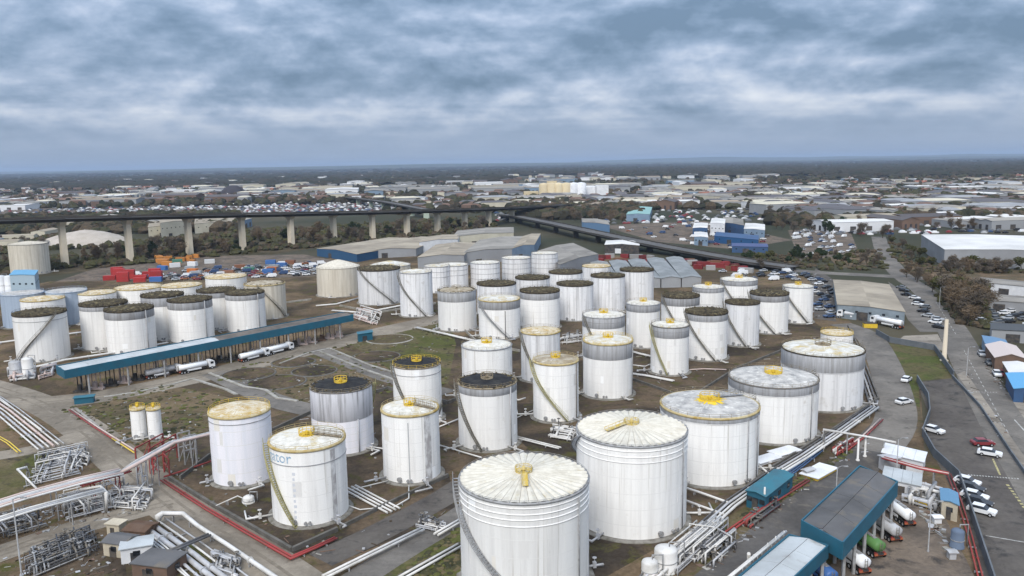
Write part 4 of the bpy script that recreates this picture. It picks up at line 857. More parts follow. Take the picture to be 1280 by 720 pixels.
shed('pump_house', 'rust-red shelter at the start of the pipe bundle', *gbox(155, 674, 4, 3.4, -12), 1.5, BRICKD, mat('rust_roof', (.12, .080, .058), .9, col2=(.10, .06, .04), nscale=.5), 'shelter', .3)
shed('kiosk', 'small cream kiosk by the dusty road', *gbox(134, 668, 2.4, 1.8, -14), 1.8, BEIGEW, BEIGEW, 'kiosk')
sheet('pump_yard', [(30, 690), (130, 672), (155, 690), (160, 735), (20, 745)], .05, BEDS, 'dark pump yard beside the huts')
for i, (x, y, w, d, h, a, mm_, lab) in enumerate(((975, 574, 6, 3.0, .6, 30, WBOX, 'white flat tray box by the grey-banded tank'), (950, 583, 6, 2.6, .5, 32, WBOX, 'low white slab box by the white pipes'), (1008, 596, 2.2, 1.0, 1.0, 30, PIPEG, 'grey switch box on the pipe track'), (1106, 590, 3, 2, 2.5, 10, PIPEG, 'grey box at the white building'), (1187, 700, 1.0, .9, 1.1, 0, PIPEG, 'grey bin by the security wall'), (1168, 655, 1.2, 1.0, 1.0, 0, WBOX, 'small white box in the loading yard'))):
    shed('equipment_box', lab, *gbox(x, y, w, d, a), h, mm_, mm_, 'box', .1, door=False)
shed('striped_deck', 'white slatted deck edged yellow beside the grey road', *gbox(1022, 602, 7.5, 3.4, 42), .5, YELLOW, WBOX, 'deck', .0, door=False, roofpieces=5)
# barrel-shaped vessels
def vessel(label, x, y, r, h, material, cat='vessel'):
    c = G(x, y); t = thing('upright_vessel', label, cat, (c.x, c.y, 0)); MB().lathe([(r*1.1, 0), (r*1.1, .3), (r, .3), (r, h), (r*.92, h+.2), (r*.55, h+.42), (.02, h+.5)], 24).build('shell', material, t)
    MB().tube([(r*.3, 0, h+.4), (r*.3, 0, h+1.1), (r*1.6, 0, h+1.1), (r*1.6, 0, .2)], .09, 6).build('pipe', STEELG, t)
    MB().lathe([(r+.01, h*.5-.08), (r+.07, h*.5), (r+.01, h*.5+.08)], 24).build('hoop', STEELG, t); return t
vessel('blue-grey round vessel beside the security wall', 1196, 684, .95, 2.6, mat('blue_grey_vessel', (.11, .14, .19), .7))
vessel('white knock-out drum at the pipework end', 832, 712, 1.7, 3.2, PIPEW)
vessel('smaller white drum at the pipework end', 812, 722, 1.2, 2.4, PIPEW)
vessel('small white ball-topped vessel in front of the lilac-white tank', 311, 628, 1.0, .9, PIPEW)
vessel('grey-white vessel in the pump cluster by the canopy', 20, 470, 1.6, 4.2, PIPEG)
vessel('taller pale vessel in the pump cluster by the canopy', 36, 472, 1.5, 5.6, PIPEW)
pipe_run('thin pipe from the ball-topped vessel', [(311, 626, .8), (297, 620, .8), (270, 632, .8)], 1, 1, .1, .8, PIPEW, sup=6)
# ---------------------------------------------------------------- vehicles
def wheels(t, xs, w, r, name='wheel'):
    me = MB().lathe([(r*.55, -.14), (r, -.14), (r, .14), (r*.55, .14)], 14, 0, False).mesh('wheel', TYRE); mr = MB().lathe([(.02, .10), (r*.55, .12)], 14, 0, False).lathe([(r*.55, -.12), (.02, -.10)], 14, 0, False).mesh('rim', PIPEG)
    for x in xs:
        for sg in (-1, 1):
            w_ = put(me, name, t, (x, sg*w/2, r)); w_.rotation_euler = (R_(90), 0, 0); put(mr, 'rim', w_)
def tanker(label, cabm, tankm, loc, rz, group):
    t = thing('tanker_truck', label, 'truck', loc, rz, group)
    MB().box((-1.2, 0, .95), (10.4, 1.0, .25)).box((4.6, 0, .9), (2.2, 2.2, .4)).build('chassis', DARKM, t)
    o = MB(); prof = [(4.05, .8), (6.1, .8), (6.15, 1.7), (5.9, 2.9), (5.2, 3.2), (4.05, 3.25)]
    vs = [(x, sg*1.2, z) for sg in (-1, 1) for x, z in prof]; n = 6
    o.add(vs, [tuple(range(n)), tuple(reversed(range(n, 2*n)))]+[(i, i+n, (i+1) % n+n, (i+1) % n) for i in range(n)]); o.build('cab', cabm, t)
    MB().add([(6.17, -1.05, 1.75), (6.17, 1.05, 1.75), (5.93, 1.0, 2.82), (5.93, -1.0, 2.82)], [(0, 1, 2, 3)]).build('windscreen', GLASS, t)
    for sg in (-1, 1): MB().box((5.1, sg*1.21, 2.3), (1.1, .04, .8)).build('side_window', GLASS, t)
    o = MB(); prof = [(-6.2, .05), (-6.15, .7), (-5.9, 1.0), (3.4, 1.0), (3.6, .7), (3.65, .05)]; N = 20; vs = []
    for x, s_ in prof:
        for j in range(N): a = 2*math.pi*j/N; vs.append((x, 1.22*s_*math.cos(a), 2.15+.98*s_*math.sin(a)))
    o.add(vs, [(i*N+j, (i+1)*N+j, (i+1)*N+(j+1) % N, i*N+(j+1) % N) for i in range(5) for j in range(N)], 0, True); o.build('barrel', tankm, t)
    o = MB(); o.box((-1.2, 0, 3.16), (7.0, .7, .06))
    for x in (-4, -2, 0, 2): o.tube([(x, 0, 3.15), (x, 0, 3.38)], .3, 10)
    o.build('walkway', STEELG, t)
    MB().box((-1.2, 1.1, 1.1), (5.0, .08, .55)).box((-1.2, -1.1, 1.1), (5.0, .08, .55)).build('side_guard', cabm, t)
    for sg in (-1, 1): MB().box((6.17, sg*.85, 1.05), (.06, .35, .2)).build('headlight', PIPEW, t); MB().box((-5.95, sg*.85, 1.0), (.5, .3, .25)).build('tail_light', PIPER, t)
    MB().box((-6.1, 0, .8), (.25, 2.3, .35)).build('rear_bumper', mat('bumper_orange_red', (.34, .10, .05), .7), t)
    MB().tube([(-6.3, -.25, 1.0), (-6.3, -.25, 3.1)], .05, 5).tube([(-6.3, .25, 1.0), (-6.3, .25, 3.1)], .05, 5).box((-6.3, 0, 2.0), (.05, .55, .06)).box((-6.3, 0, 2.6), (.05, .55, .06)).box((-6.3, 0, 1.4), (.05, .55, .06)).build('ladder', STEELD, t)
    wheels(t, (5.0, -3.4, -4.6, -5.6), 2.2, .5); return t
WPAINT = mat('vehicle_white', (.70, .70, .70), .35, spec=.5); GRN = mat('vehicle_green', (.085, .19, .055), .5); BLU = mat('vehicle_blue', (.05, .12, .30), .4)
def heading(a, b): A, B = G(*a), G(*b); return math.atan2(B.y-A.y, B.x-A.x)
g_tr = 'tanker trucks'
for (x, y), (hx, hy), cm, tm, lab in (((246, 464), (272, 459), WPAINT, WPAINT, 'white tanker truck leaving the middle of the teal canopy'), ((318, 449), (346, 442), WPAINT, WPAINT, 'white tanker truck waiting behind another at the canopy'), ((349, 441), (374, 435), WPAINT, WPAINT, 'white tanker truck at the head of the waiting pair'), ((205, 470), (230, 465), WPAINT, PIPEG, 'grey tanker truck parked under the canopy edge'),
    ((1125, 650), (1150, 669), WPAINT, WPAINT, 'white tanker backed under the dark loading roof, beside the yellow barrier'), ((1107, 669), (1135, 690), WPAINT, PIPEG, 'silver tanker backed in between white and green tankers'), ((1085, 688), (1118, 712), GRN, GRN, 'green tanker backed under the dark loading roof'), ((1066, 708), (1098, 733), WPAINT, WPAINT, 'white tanker backed in beside the green one'), ((1025, 724), (1050, 745), BLU, BLU, 'blue tanker under the pale loading roof')):
    p = G(x, y); rz = heading((x, y), (hx, hy)); back = x > 1000
    if back: p = p-Vector((math.cos(rz), math.sin(rz), 0))*2.4
    tk = tanker(lab, cm, tm, (p.x, p.y, .07), rz+(math.pi if back else 0), g_tr)
    tk.scale = (.86,)*3
for (x, y), (hx, hy), lab in (((1068, 399), (1048, 397), 'white tanker truck parked along the depot front'), ((1108, 408), (1088, 404), 'white tanker truck behind the other at the depot front')):
    p = G(x, y); tanker(lab, WPAINT, WPAINT, (p.x, p.y, .09), heading((x, y), (hx, hy)), g_tr)
shed('skip', 'yellow skip in front of the depot', *gbox(1080, 410, 4.5, 2.2, -10), 1.5, YELLOW, DARKM, 'skip', 0, door=False, over=-.15)
CARM = {k: mat('car_'+k, c, .3, spec=.6) for k, c in dict(white=(.68, .68, .68), black=(.02, .02, .022), red=(.20, .03, .035), silver=(.38, .39, .40), blue=(.035, .065, .14), grey=(.13, .135, .14), orange=(.30, .11, .04), green=(.06, .16, .07), yellow=(.5, .36, .05)).items()}
def car_mb(van=False):
    o = MB()
    prof = [(-2.15, .35), (2.15, .35), (2.2, .75), (1.95, .9), (.95, 1.0), (-2.0, 1.02), (-2.2, .8)] if not van else [(-2.6, .4), (2.6, .4), (2.65, 1.0), (2.0, 1.25), (1.5, 1.3), (-2.6, 1.32)]
    n = len(prof); vs = [(x, sg*.88, z) for sg in (-1, 1) for x, z in prof]
    o.add(vs, [tuple(range(n)), tuple(reversed(range(n, 2*n)))]+[(i, i+n, (i+1) % n+n, (i+1) % n) for i in range(n)])
    c = [(-1.75, 1.0), (.95, 1.0), (.35, 1.45), (-1.35, 1.45)] if not van else [(-2.6, 1.3), (2.0, 1.25), (1.45, 2.1), (-2.6, 2.15)]
    return o, c
def car(label, col, loc, rz, group, van=False):
    t = thing('parked_car' if not van else 'parked_van', label, 'car' if not van else 'van', loc, rz, group); o, c = car_mb(van); o.build('body', CARM[col], t)
    vs = [(x, sg*(.84 if z < 1.3 else .70), z) for sg in (-1, 1) for x, z in c]
    MB().add(vs, [(0, 1, 2, 3), (7, 6, 5, 4), (0, 4, 5, 1), (1, 5, 6, 2), (2, 6, 7, 3), (3, 7, 4, 0)]).build('window_band' if not van else 'cargo_body', GLASS if not van else CARM[col], t)
    zt = 1.47 if not van else 2.17; MB().box((-.5, 0, zt), (1.75, 1.42, .06) if not van else (4.0, 1.5, .06)).build('roof_panel', CARM[col], t)
    for sg in (-1, 1): MB().box((2.14 if not van else 2.6, sg*.62, .72), (.12, .34, .16)).build('headlight', PIPEW, t)
    wheels(t, (-1.35, 1.4), 1.66, .33); return t
g_cp = 'cars in the dark car park'
for (x, y), (hx, hy), col, lab in (((1167, 541), (1178, 544), 'white', 'white car with dark bonnet alone beside the security wall'), ((1228, 557), (1240, 557), 'red', 'dark red car at the low road wall'), ((1237, 570), (1249, 572), 'white', 'white car parked next to the dark red car'), ((1209, 606), (1221, 609), 'white', 'white car first in the row along the security wall'), ((1214, 614), (1226, 617), 'black', 'black car between the first two white cars'), ((1218, 624), (1230, 627), 'white', 'white car between two black cars'), ((1223, 632), (1235, 635), 'black', 'black car between the last two white cars'), ((1227, 642), (1239, 645), 'white', 'white car last in the row along the security wall'), ((1130, 505), (1141, 503), 'white', 'white car on the curving inner road'), ((1133, 477), (1137, 474), 'white', 'white car at the grass corner'), ((1227, 445), (1232, 451), 'silver', 'silver car by the blue-roofed sheds'), ((1237, 456), (1242, 462), 'grey', 'grey car by the blue-roofed sheds'), ((1246, 470), (1251, 477), 'white', 'white car below the blue-roofed sheds'), ((1254, 470), (1259, 477), 'red', 'red car below the blue-roofed sheds')):
    p = G(x, y); car(lab, col, (p.x, p.y, .09), heading((x, y), (hx, hy)), g_cp)
# painted markings in the car park
def dashes(pix, n, w, label, material=PAINTW, fill=.6, z=.075):
    a, b = G(*pix[0]), G(*pix[1]); o = MB(); d = (b-a).normalized(); nn = Vector((-d.y, d.x, 0))*w/2; L = (b-a).length
    for i in range(n):
        p, q = a+d*(L*i/n), a+d*(L*(i+fill)/n); o.add([(v.x, v.y, z) for v in (p-nn, q-nn, q+nn, p+nn)], [(0, 1, 2, 3)])
    return struct(o.build('road_marking', material), label)
dashes(((1210, 594), (1275, 599)), 18, .5, 'white broken line across the car park', fill=.55)
dashes(((1241, 574), (1250, 594)), 1, .35, 'worn yellow line in the car park', PAINTY, 1)
dashes(((1259, 606), (1295, 655)), 12, .5, 'yellow broken line edging the car park', PAINTY, .55)
dashes(((1232, 670), (1285, 679)), 1, .25, 'faint white line in the car park', fill=1)
dashes(((1216, 490), (1248, 491)), 9, .45, 'white broken give-way line on the public road', fill=.5, z=.09)
dashes(((1170, 378), (1196, 420)), 12, .2, 'white centre line of the public road', fill=.5, z=.09)
dashes(((1205, 438), (1262, 545)), 20, .2, 'white centre line of the lower public road', fill=.5, z=.09)
dashes(((1268, 525), (1300, 560)), 1, .3, 'white bay line in the pale concrete yard', fill=1)
#dashes(((1112, 615), (1125, 630)), 1, .5, 'yellow edge line of the loading yard', PAINTY, 1)
# barriers, masts, lamp posts
def post(name, label, x, y, h, r, material, cat, arm=0, head=None, group=None):
    p = G(x, y); t = thing(name, label, cat, (p.x, p.y, 0), 0, group); MB().lathe([(r*1.8, 0), (r*1.8, .3), (r, .4), (r*.75, h), (.01, h)], 10).build('pole', material, t)
    if arm:
        MB().tube([(0, 0, h-.1), (arm*.5, 0, h+.25), (arm, 0, h+.25)], .06, 6).build('arm', material, t); MB().box((arm, 0, h+.2), (.8, .3, .14)).build('lamp_head', head or STEELG, t)
    return t
post('mast', 'tall cream mast standing at the depot gate', 1180, 451, 12.5, .65, mat('cream_mast', (.50, .43, .33), .7), 'mast')
post('lamp_post', 'thin grey lamp post at the pump yard', 28, 728, 13, .12, STEELG, 'lamp post', 1.6)
for x, y, lab in ((1120, 600, 'lamp post beside the white control building'), (1044, 640, 'lamp post between road and dark loading roof'), (1160, 690, 'lamp post in the paved loading yard'), (1208, 470, 'lamp post on the public road'), (1174, 384, 'lamp post by the depot road')):
    post('lamp_post', lab, x, y, 8, .1, STEELG, 'lamp post', 1.4)
for x, y, lab in ((1072, 576, 'white vent stack by the deck, shorter of the two'), (1081, 571, 'white vent stack beside the shorter one'), (955, 640, 'white marker post on the mossy strip')): post('vent_stack', lab, x, y, 4.5, .22, PIPEW, 'vent stack')
t = thing('barrier', 'yellow barrier rail at the end of the loading yard', 'barrier', G(1130, 627)); o = G(1158, 636)-G(1130, 627)
MB().beam((0, 0, .9), (o.x, o.y, .9), .2, .25).build('rail', YELLOW, t)
for k in range(4): MB().beam((o.x*k/3, o.y*k/3, 0), (o.x*k/3, o.y*k/3, .9), .14, .14).build('post', YELLOW, t)
def pick(poly, n, seed, dmin=0.0):
    """random ground points inside a pixel polygon"""
    q = random.Random(seed); xs, ys = [p[0] for p in poly], [p[1] for p in poly]; out = []; tries = 0
    while len(out) < n and tries < n*60:
        tries += 1; x, y = q.uniform(min(xs), max(xs)), q.uniform(min(ys), max(ys)); ins = False
        for (x0, y0), (x1, y1) in zip(poly, poly[1:]+poly[:1]):
            if (y0 > y) != (y1 > y) and x < (x1-x0)*(y-y0)/(y1-y0)+x0: ins = not ins
        if not ins: continue
        p = G(x, y)
        if dmin and any((p-o_).length_squared < dmin*dmin for o_ in out): continue
        out.append(p)
    return out
def hor(x): return 204-(x-640)*.0164
def band(x0, x1, a, b, slope=None):                                 # strip between two depths under the tilted horizon
    return [(x0, hor(x0)+a), (x1, hor(x1)+a), (x1, hor(x1)+b), (x0, hor(x0)+b)]
# ================================================================ VIADUCTS
PIERM = mat('pier_concrete', (.64, .56, .43), .9, col2=(.54, .47, .36), nscale=.12, lo=.4, hi=.7)
GIRD = mat('girder_dark', (.060, .054, .048), .8, col2=(.085, .075, .065), nscale=.05)
DECKM = mat('bridge_asphalt', (.10, .098, .096), .9, col2=(.13, .125, .12), nscale=.05)
def ztop(x, yb, yt):
    p = G(x, yb); lo, hi = 0, 58
    for _ in range(40):
        m_ = (lo+hi)/2
        if proj((p.x, p.y, m_))[1] > yt: lo = m_
        else: hi = m_
    return p, lo
def viaduct(label, stations, width, gh, pw, pd, material, piers=True, head=True, rail=True, skip=()):
    """stations: (x, y of pier foot, y of deck top) in photograph pixels"""
    pts = []
    for x, yb, yt in stations: p, z = ztop(x, yb, yt); pts.append(Vector((p.x, p.y, z)))
    base = Vector((pts[0].x, pts[0].y, 0)); t = thing('viaduct', label, 'bridge', base); loc = [p-base for p in pts]
    n = len(loc); L, Rr = ribbon_pts([Vector((p.x, p.y, 0)) for p in loc], width); Li, Ri = ribbon_pts([Vector((p.x, p.y, 0)) for p in loc], width*.55)
    def strip(o, rows):
        vs = [v for row in rows for v in row]; k = len(rows)
        o.add(vs, [(j*n+i, j*n+i+1, ((j+1) % k)*n+i+1, ((j+1) % k)*n+i) for j in range(k) for i in range(n-1)]); return o
    z = [p.z for p in loc]; V = lambda a, dz: [(a[i].x, a[i].y, z[i]+dz) for i in range(n)]
    strip(MB(), [V(L, 0), V(L, -.5), V(Rr, -.5), V(Rr, 0)]).build('deck', DECKM, t)
    strip(MB(), [V(Li, -.5), V(Li, -gh), V(Ri, -gh), V(Ri, -.5)]).build('girder', GIRD, t)
    for e in (L, Rr):
        o = MB(); w = Vector((0, 0, 0)); rows = [[(q.x, q.y, z[i]) for i, q in enumerate(e)], [(q.x, q.y, z[i]+1.1) for i, q in enumerate(e)]]
        for i in range(n-1): o.beam(Vector(rows[0][i])+Vector((0, 0, .5)), Vector(rows[0][i+1])+Vector((0, 0, .35)), .3, .7)
        o.build('parapet', GIRD, t)
    if piers:
        for i in range(n):
            if i in skip: continue
            d = (loc[min(i+1, n-1)]-loc[max(i-1, 0)]); a = math.atan2(d.y, d.x); p = loc[i]; h = p.z-gh; o = MB()
            if h < 1: continue
            o.box((p.x, p.y, h*.45), (pw, pd, h*.9), a, 0, .94)
            if head: o.add([(p.x+math.cos(a)*sx*q-math.sin(a)*sy*w, p.y+math.sin(a)*sx*q+math.cos(a)*sy*w, zz_) for zz_, q, w in ((h*.9, pw*.47, pd*.47), (h+.02, pw*.6, width*.28)) for sx, sy in ((-1, -1), (1, -1), (1, 1), (-1, 1))], [(0, 1, 5, 4), (1, 2, 6, 5), (2, 3, 7, 6), (3, 0, 4, 7), (4, 5, 6, 7)])
            o.build('pier', material, t)
    return t
viaduct('long concrete-piered motorway viaduct crossing behind the tanks', [(-120, 352, 279), (-15, 344, 275.5), (82, 335, 272.5), (163, 327, 270.5), (237.5, 319.5, 269), (304, 312.5, 267.5), (364.5, 308, 266.5), (417.5, 301.5, 265.5), (466, 297.5, 264.5), (509, 294, 263.5), (547, 289.5, 262.5), (581, 285.5, 261.5), (611, 282.5, 260.5), (640, 277, 259.5), (680, 270, 257.5), (720, 263, 255)], 17, 2.4, 3.2, 5.0, PIERM)
viaduct('dark curving ramp sloping down behind the ridged grey roof', [(628, 274, 268), (650, 279, 271), (672, 285, 275.5), (695, 291, 280), (720, 297, 285.5), (748, 303, 291.5), (780, 309, 298), (812, 315, 304.5), (846, 320, 311), (880, 325, 317), (912, 330, 322.5), (945, 334, 328), (990, 339, 334)], 13, 2.2, 2.0, 4, GIRD)
viaduct('pale-piered far ramp climbing behind the motorway viaduct', [(428, 252, 246), (448, 256, 248), (464, 259, 250), (480, 262, 252), (497, 266, 255), (515, 270, 258.5), (533, 273, 262)], 12, 1.6, 3, 6, mat('pier_greenish', (.40, .45, .36), .9))
# ================================================================ SHEDS AND LANDMARK BUILDINGS BEHIND
RPALE = mat('roof_pale_beige', (.33, .285, .22), .85, col2=(.24, .205, .16), nscale=.08, lo=.4, hi=.65, vary=.25, rand=True)
RGREYP = mat('roof_pale_grey', (.27, .25, .22), .85, col2=(.19, .175, .155), nscale=.06, lo=.4, hi=.65, vary=.3, rand=True)
RRIDGE = mat('roof_ridged_grey', (.25, .26, .26), .8, col2=(.18, .19, .19), nscale=.1, lo=.4, hi=.6)
RWHITE = mat('roof_white_sheet', (.62, .60, .57), .7, col2=(.50, .485, .46), nscale=.04)
WALLG = mat('wall_light_grey', (.29, .295, .30), .8, col2=(.24, .24, .245), nscale=.05)
WALLC = mat('wall_cream', (.52, .48, .38), .8, col2=(.44, .40, .31), nscale=.1)
WALLB = mat('wall_blue_grey_sheet', (.20, .27, .35), .7, col2=(.16, .22, .29), nscale=.15)
REDM = mat('container_red', (.36, .03, .03), .6, col2=(.28, .035, .03), nscale=.5, vary=.3)
def vz(c, h): return [Vector((G(x, y, h).x, G(x, y, h).y, 0)) for x, y in c]
def bld(name, label, roofpix, h, wall, roofm, cat, gable=0, k=1, **kw): return shed(name, label, *vz(roofpix, h), h, wall, roofm, cat, gable, roofpieces=k, **kw)
bld('warehouse', 'big white-roofed warehouse with plain grey walls beside bare earth', [(1181, 312), (1345, 315), (1152, 293.5)], 9.5, WALLG, RWHITE, 'warehouse', .6, 5)
bld('depot_building', 'depot with pale beige roof and blue front beside its yard', [(1047, 381), (1131, 390), (1042, 350)], 5, mat('depot_wall', (.24, .28, .31), .8, col2=(.17, .20, .22), nscale=.2), RPALE, 'depot', .5, 6, windows=5)
bld('long_shed', 'shed with blue walls and pale pitched roof before the viaduct', [(396, 311), (446, 318), (486, 297)], 5, mat('dark_blue_wall', (.035, .085, .16), .7), RPALE, 'shed', 1.2, 6)
bld('long_shed', 'pale pitched shed with red door fronts next to the blue-walled shed', [(458, 314), (520, 311), (500, 299)], 5, WALLG, RPALE, 'shed', 1.2, 5)
for i, (pix, lab) in enumerate((([(522, 322), (580, 319), (545, 306)], 'pale shed directly behind the ringed tanks'), ([(575, 317), (640, 311), (600, 300)], 'pale ridged shed behind the ringed tanks, next towards the ramp'), ([(524, 303), (572, 299), (530, 297)], 'white-fronted low shed with dark openings'), ([(566, 296), (642, 291), (572, 288.5)], 'long pale warehouse with dark dock doors under the viaduct'), ([(640, 311), (668, 306), (652, 296)], 'grey shed beside the brown scrap heap'), ([(700, 331), (748, 318), (672, 314)], 'broad grey-beige roof between ringed tanks and ramp'))):
    bld('long_shed', lab, pix, 7.5, (WALLG, WALLG, WBOX, WALLC, WALLB, WALLG)[i], (RPALE, RGREYP)[i % 2], 'shed', 1.0, 5)
for k in range(5):
    a, b = k/5, (k+1)/5
    l0, l1, f0, f1 = Vector((750, 350)), Vector((878, 347)), Vector((738, 328)), Vector((856, 321))
    c0, c1, c2 = l0.lerp(l1, a), l0.lerp(l1, b-.01), f0.lerp(f1, a)
    bld('ridged_shed', ('first', 'second', 'third', 'fourth', 'fifth')[k]+' bay of the ridged grey shed, counted from the ringed tanks', [tuple(c0), tuple(c1), tuple(c2)], 4.5, WALLG, RRIDGE, 'shed', .8, 3, door=False, group='bays of the ridged grey shed')
bld('black_shed', 'black-walled shed with curved white roof edge under the ramp', [(756, 306), (799, 307), (758, 301)], 5.5, DARKM, RWHITE, 'shed', .8)
bld('blue_shed', 'light blue shed beyond the curving ramp', [(728, 278), (762, 281), (727, 273)], 8, mat('light_blue_cladding', (.11, .19, .30), .6), RGREYP, 'shed', .6)
bld('green_roofed_shed', 'pale green-roofed hall beyond the vehicle lot', [(783, 268), (812, 268), (790, 259)], 7, WALLB, mat('roof_sea_green', (.22, .36, .34), .7), 'hall', .8)
for pix, h, wm, rm, lab in (([(866, 285), (884, 285), (868, 279)], 7, BLUEC, RWHITE, 'blue building with white roof, smallest of its group'), ([(888, 279), (906, 280), (890, 273)], 10, WBOX, RWHITE, 'tall white hall among the blue buildings'), ([(903, 278), (930, 282), (904, 271)], 8.5, BLUEC, RGREYP, 'deep blue hall with stepped roof'), ([(930, 286), (956, 288), (932, 279)], 6.5, WALLB, RWHITE, 'blue hall with white edge beside the stepped one'), ([(868, 296), (885, 297), (868, 290)], 6, WALLB, RWHITE, 'white-roofed unit in front of the blue buildings'), ([(893, 295), (948, 300), (896, 290)], 5, mat('bright_blue_cladding', (.025, .085, .20), .5), BLUEC, 'long low bright blue building in front of its group'), ([(915, 308), (960, 309), (915, 304)], 4, BLUEC, mat('roof_navy', (.05, .07, .16), .6), 'low navy-roofed store beside the ramp end')):
    bld('blue_building', lab, pix, h, wm, rm, 'building', .4, windows=4)
bld('box_building', 'blue-grey box building beside the concrete-coloured tank', [(12, 344), (43, 344), (18, 338)], 11, mat('wall_pale_blue', (.33, .41, .46), .7), mat('roof_blue_small', (.12, .30, .45), .6), 'building', .2, windows=4)
for x, lab in ((3, 'white silo at the blue-grey box building, outer one'), (13, 'white silo against the blue-grey box building')): vessel(lab, x, 368, 2.0, 9, WBOX, 'silo')
for pix, h, lab in (([(185, 284), (230, 281), (187, 277)], 9, 'cream hall seen under the viaduct beside the pale mound'), ([(200, 279), (232, 276), (200, 273)], 13, 'taller cream block behind the cream hall'), ([(243, 280), (300, 276), (244, 273)], 9, 'long cream hall seen between two viaduct piers')): bld('cream_hall', lab, pix, h, WALLC, RPALE, 'hall', .5, windows=6)
c = G(108, 305); t = thing('stockpile', 'pale beige stockpile mound behind the concrete-coloured tank', 'mound', (c.x, c.y, 0)); q = random.Random(2); o = MB(); N = 28
prof = [(34, 0), (28, 3), (20, 7), (12, 9.5), (4, 11), (.1, 11.5)]; vs = [(r*.9*(1+q.uniform(-.12, .12))*1.35*math.cos(6.2832*j/N), r*(1+q.uniform(-.08, .08))*math.sin(6.2832*j/N), z+q.uniform(-.5, .5)) for r, z in prof for j in range(N)]
o.add(vs, [(i*N+j, i*N+(j+1) % N, (i+1)*N+(j+1) % N, (i+1)*N+j) for i in range(5) for j in range(N)], 0, True); o.build('heap', mat('sand_heap', (.42, .37, .32), .95, col2=(.34, .30, .25), nscale=.1), t)
# roofs across the public road
bld('roadside_shed', 'blue flat-roofed shed across the public road', [(1232, 430), (1262, 436), (1228, 420)], 3.5, WALLB, mat('roof_dull_blue', (.13, .22, .33), .7), 'shed', .2)
bld('roadside_shed', 'pinkish-roofed brick shed across the public road', [(1244, 447), (1284, 449), (1232, 431)], 3.6, BRICKD, mat('roof_pinkish', (.50, .43, .40), .8), 'shed', 1.2)
bld('roadside_shed', 'white-roofed shed next to the pinkish roof', [(1262, 466), (1300, 470), (1254, 453)], 3.5, BRICKD, RWHITE, 'shed', .6)
bld('roadside_shed', 'bright blue-roofed unit at the pale concrete yard', [(1268, 486), (1310, 488), (1258, 467)], 3.4, BLUEC, mat('roof_bright_blue', (.10, .30, .50), .6), 'shed', .5)
bld('roadside_shed', 'long low white unit beyond the bare trees', [(1228, 353), (1300, 360), (1226, 347)], 5, WBOX, RGREYP, 'shed', .4)
bld('roadside_shed', 'grey low unit behind parked cars across the road', [(1218, 374), (1300, 380), (1212, 366)], 4, WALLG, RGREYP, 'shed', .4)
bld('roadside_shed', 'small dark unit between the bare trees and the road sheds', [(1240, 412), (1300, 415), (1238, 404)], 4, WALLG, mat('roof_slate_dark', (.08, .085, .09), .8), 'shed', .4)
# mill towers far behind
MILL = mat('mill_cream', (.55, .46, .30), .8, col2=(.48, .39, .25), nscale=.05)
t = thing('mill', 'cream mill with round silos beyond the viaduct', 'mill', G(700, 250))
for i in range(6): MB().lathe([(8, 0), (8, 24+2*(i % 2)), (6, 27), (.1, 28)], 16, c=(-26+i*12, 0, 0)).build('silo', MILL if i < 4 else WBOX, t)
for x, w, h in ((-12, 16, 30), (12, 14, 26), (48, 22, 20), (-46, 24, 14), (70, 20, 22)): MB().box((x, 22, h/2), (w, 16, h)).build('tower', MILL if x < 30 else WBOX, t)
c = G(292, 245); t = thing('round_roofed_hall', 'dark round-roofed hall standing out among the houses', 'hall', (c.x, c.y, 0)); MB().lathe([(26, 0), (26, 5), (23, 12), (17, 18), (9, 22), (.1, 23)], 24).build('dome', mat('dark_dome', (.05, .045, .05), .8), t); MB().lathe([(27, 0), (27, 4), (26, 4)], 24).build('wall', WALLG, t)
# red stacks of containers and trailers
def container(label, x, y, m_, deg, group, z=0, L=6.1, name='shipping_container'):
    p = G(x, y); o = MB().box((0, 0, 1.3), (L, 2.44, 2.59))
    for k in range(int(L/.6)): o.box((-L/2+.3+k*.6, 0, 1.3), (.25, 2.52, 2.3))
    ob = o.build(name, m_, None); ob.location = (p.x, p.y, z); ob.rotation_euler = (0, 0, R_(deg)); return tag(ob, label, 'container', group)
q = random.Random(11)
def stack(n, x0, x1, y0, y1, deg, make):
    for p in pick([(x0, y0), (x1, y0), (x1, y1), (x0, y1)], n, int(x0*7+y0), 6.6):
        px, py = proj(p); a = deg+q.uniform(-5, 5)
        for k in range(q.choice((1, 1, 2))): make(px, py, a, 2.6*k)
for x0, x1 in ((136, 164), (172, 197)): stack(5, x0, x1, 344, 353, 10, lambda x, y, a, z: container('bright red container stacked in the storage yard', x, y, REDM, a, 'red containers in the storage yard', z=z))
cols = [mat('container_'+n_, c_, .6, vary=.3) for n_, c_ in (('orange', (.42, .13, .03)), ('blue', (.05, .13, .32)), ('white', (.6, .6, .6)), ('brown', (.2, .09, .05)), ('green', (.06, .17, .12)), ('grey', (.25, .26, .27)))]
for i in range(20):
    k = i % 6; container(('orange', 'blue', 'white', 'brown', 'green', 'grey')[k]+' container among the parked cars of the storage yard', q.uniform(200, 415), q.uniform(328, 346), cols[k], q.uniform(-20, 30), ('orange', 'blue', 'white', 'brown', 'green', 'grey')[k]+' containers in the storage yard', z=0)
for i in range(14): container('orange plant container along the far edge of the storage yard', q.uniform(196, 246), q.uniform(322, 334), mat('plant_orange', (.42, .17, .04), .6, vary=.4), q.uniform(-20, 30), 'orange plant containers', L=q.choice((4, 6)))
b = container('blue container standing before the red stacks', 195, 352, cols[1], 5, None)
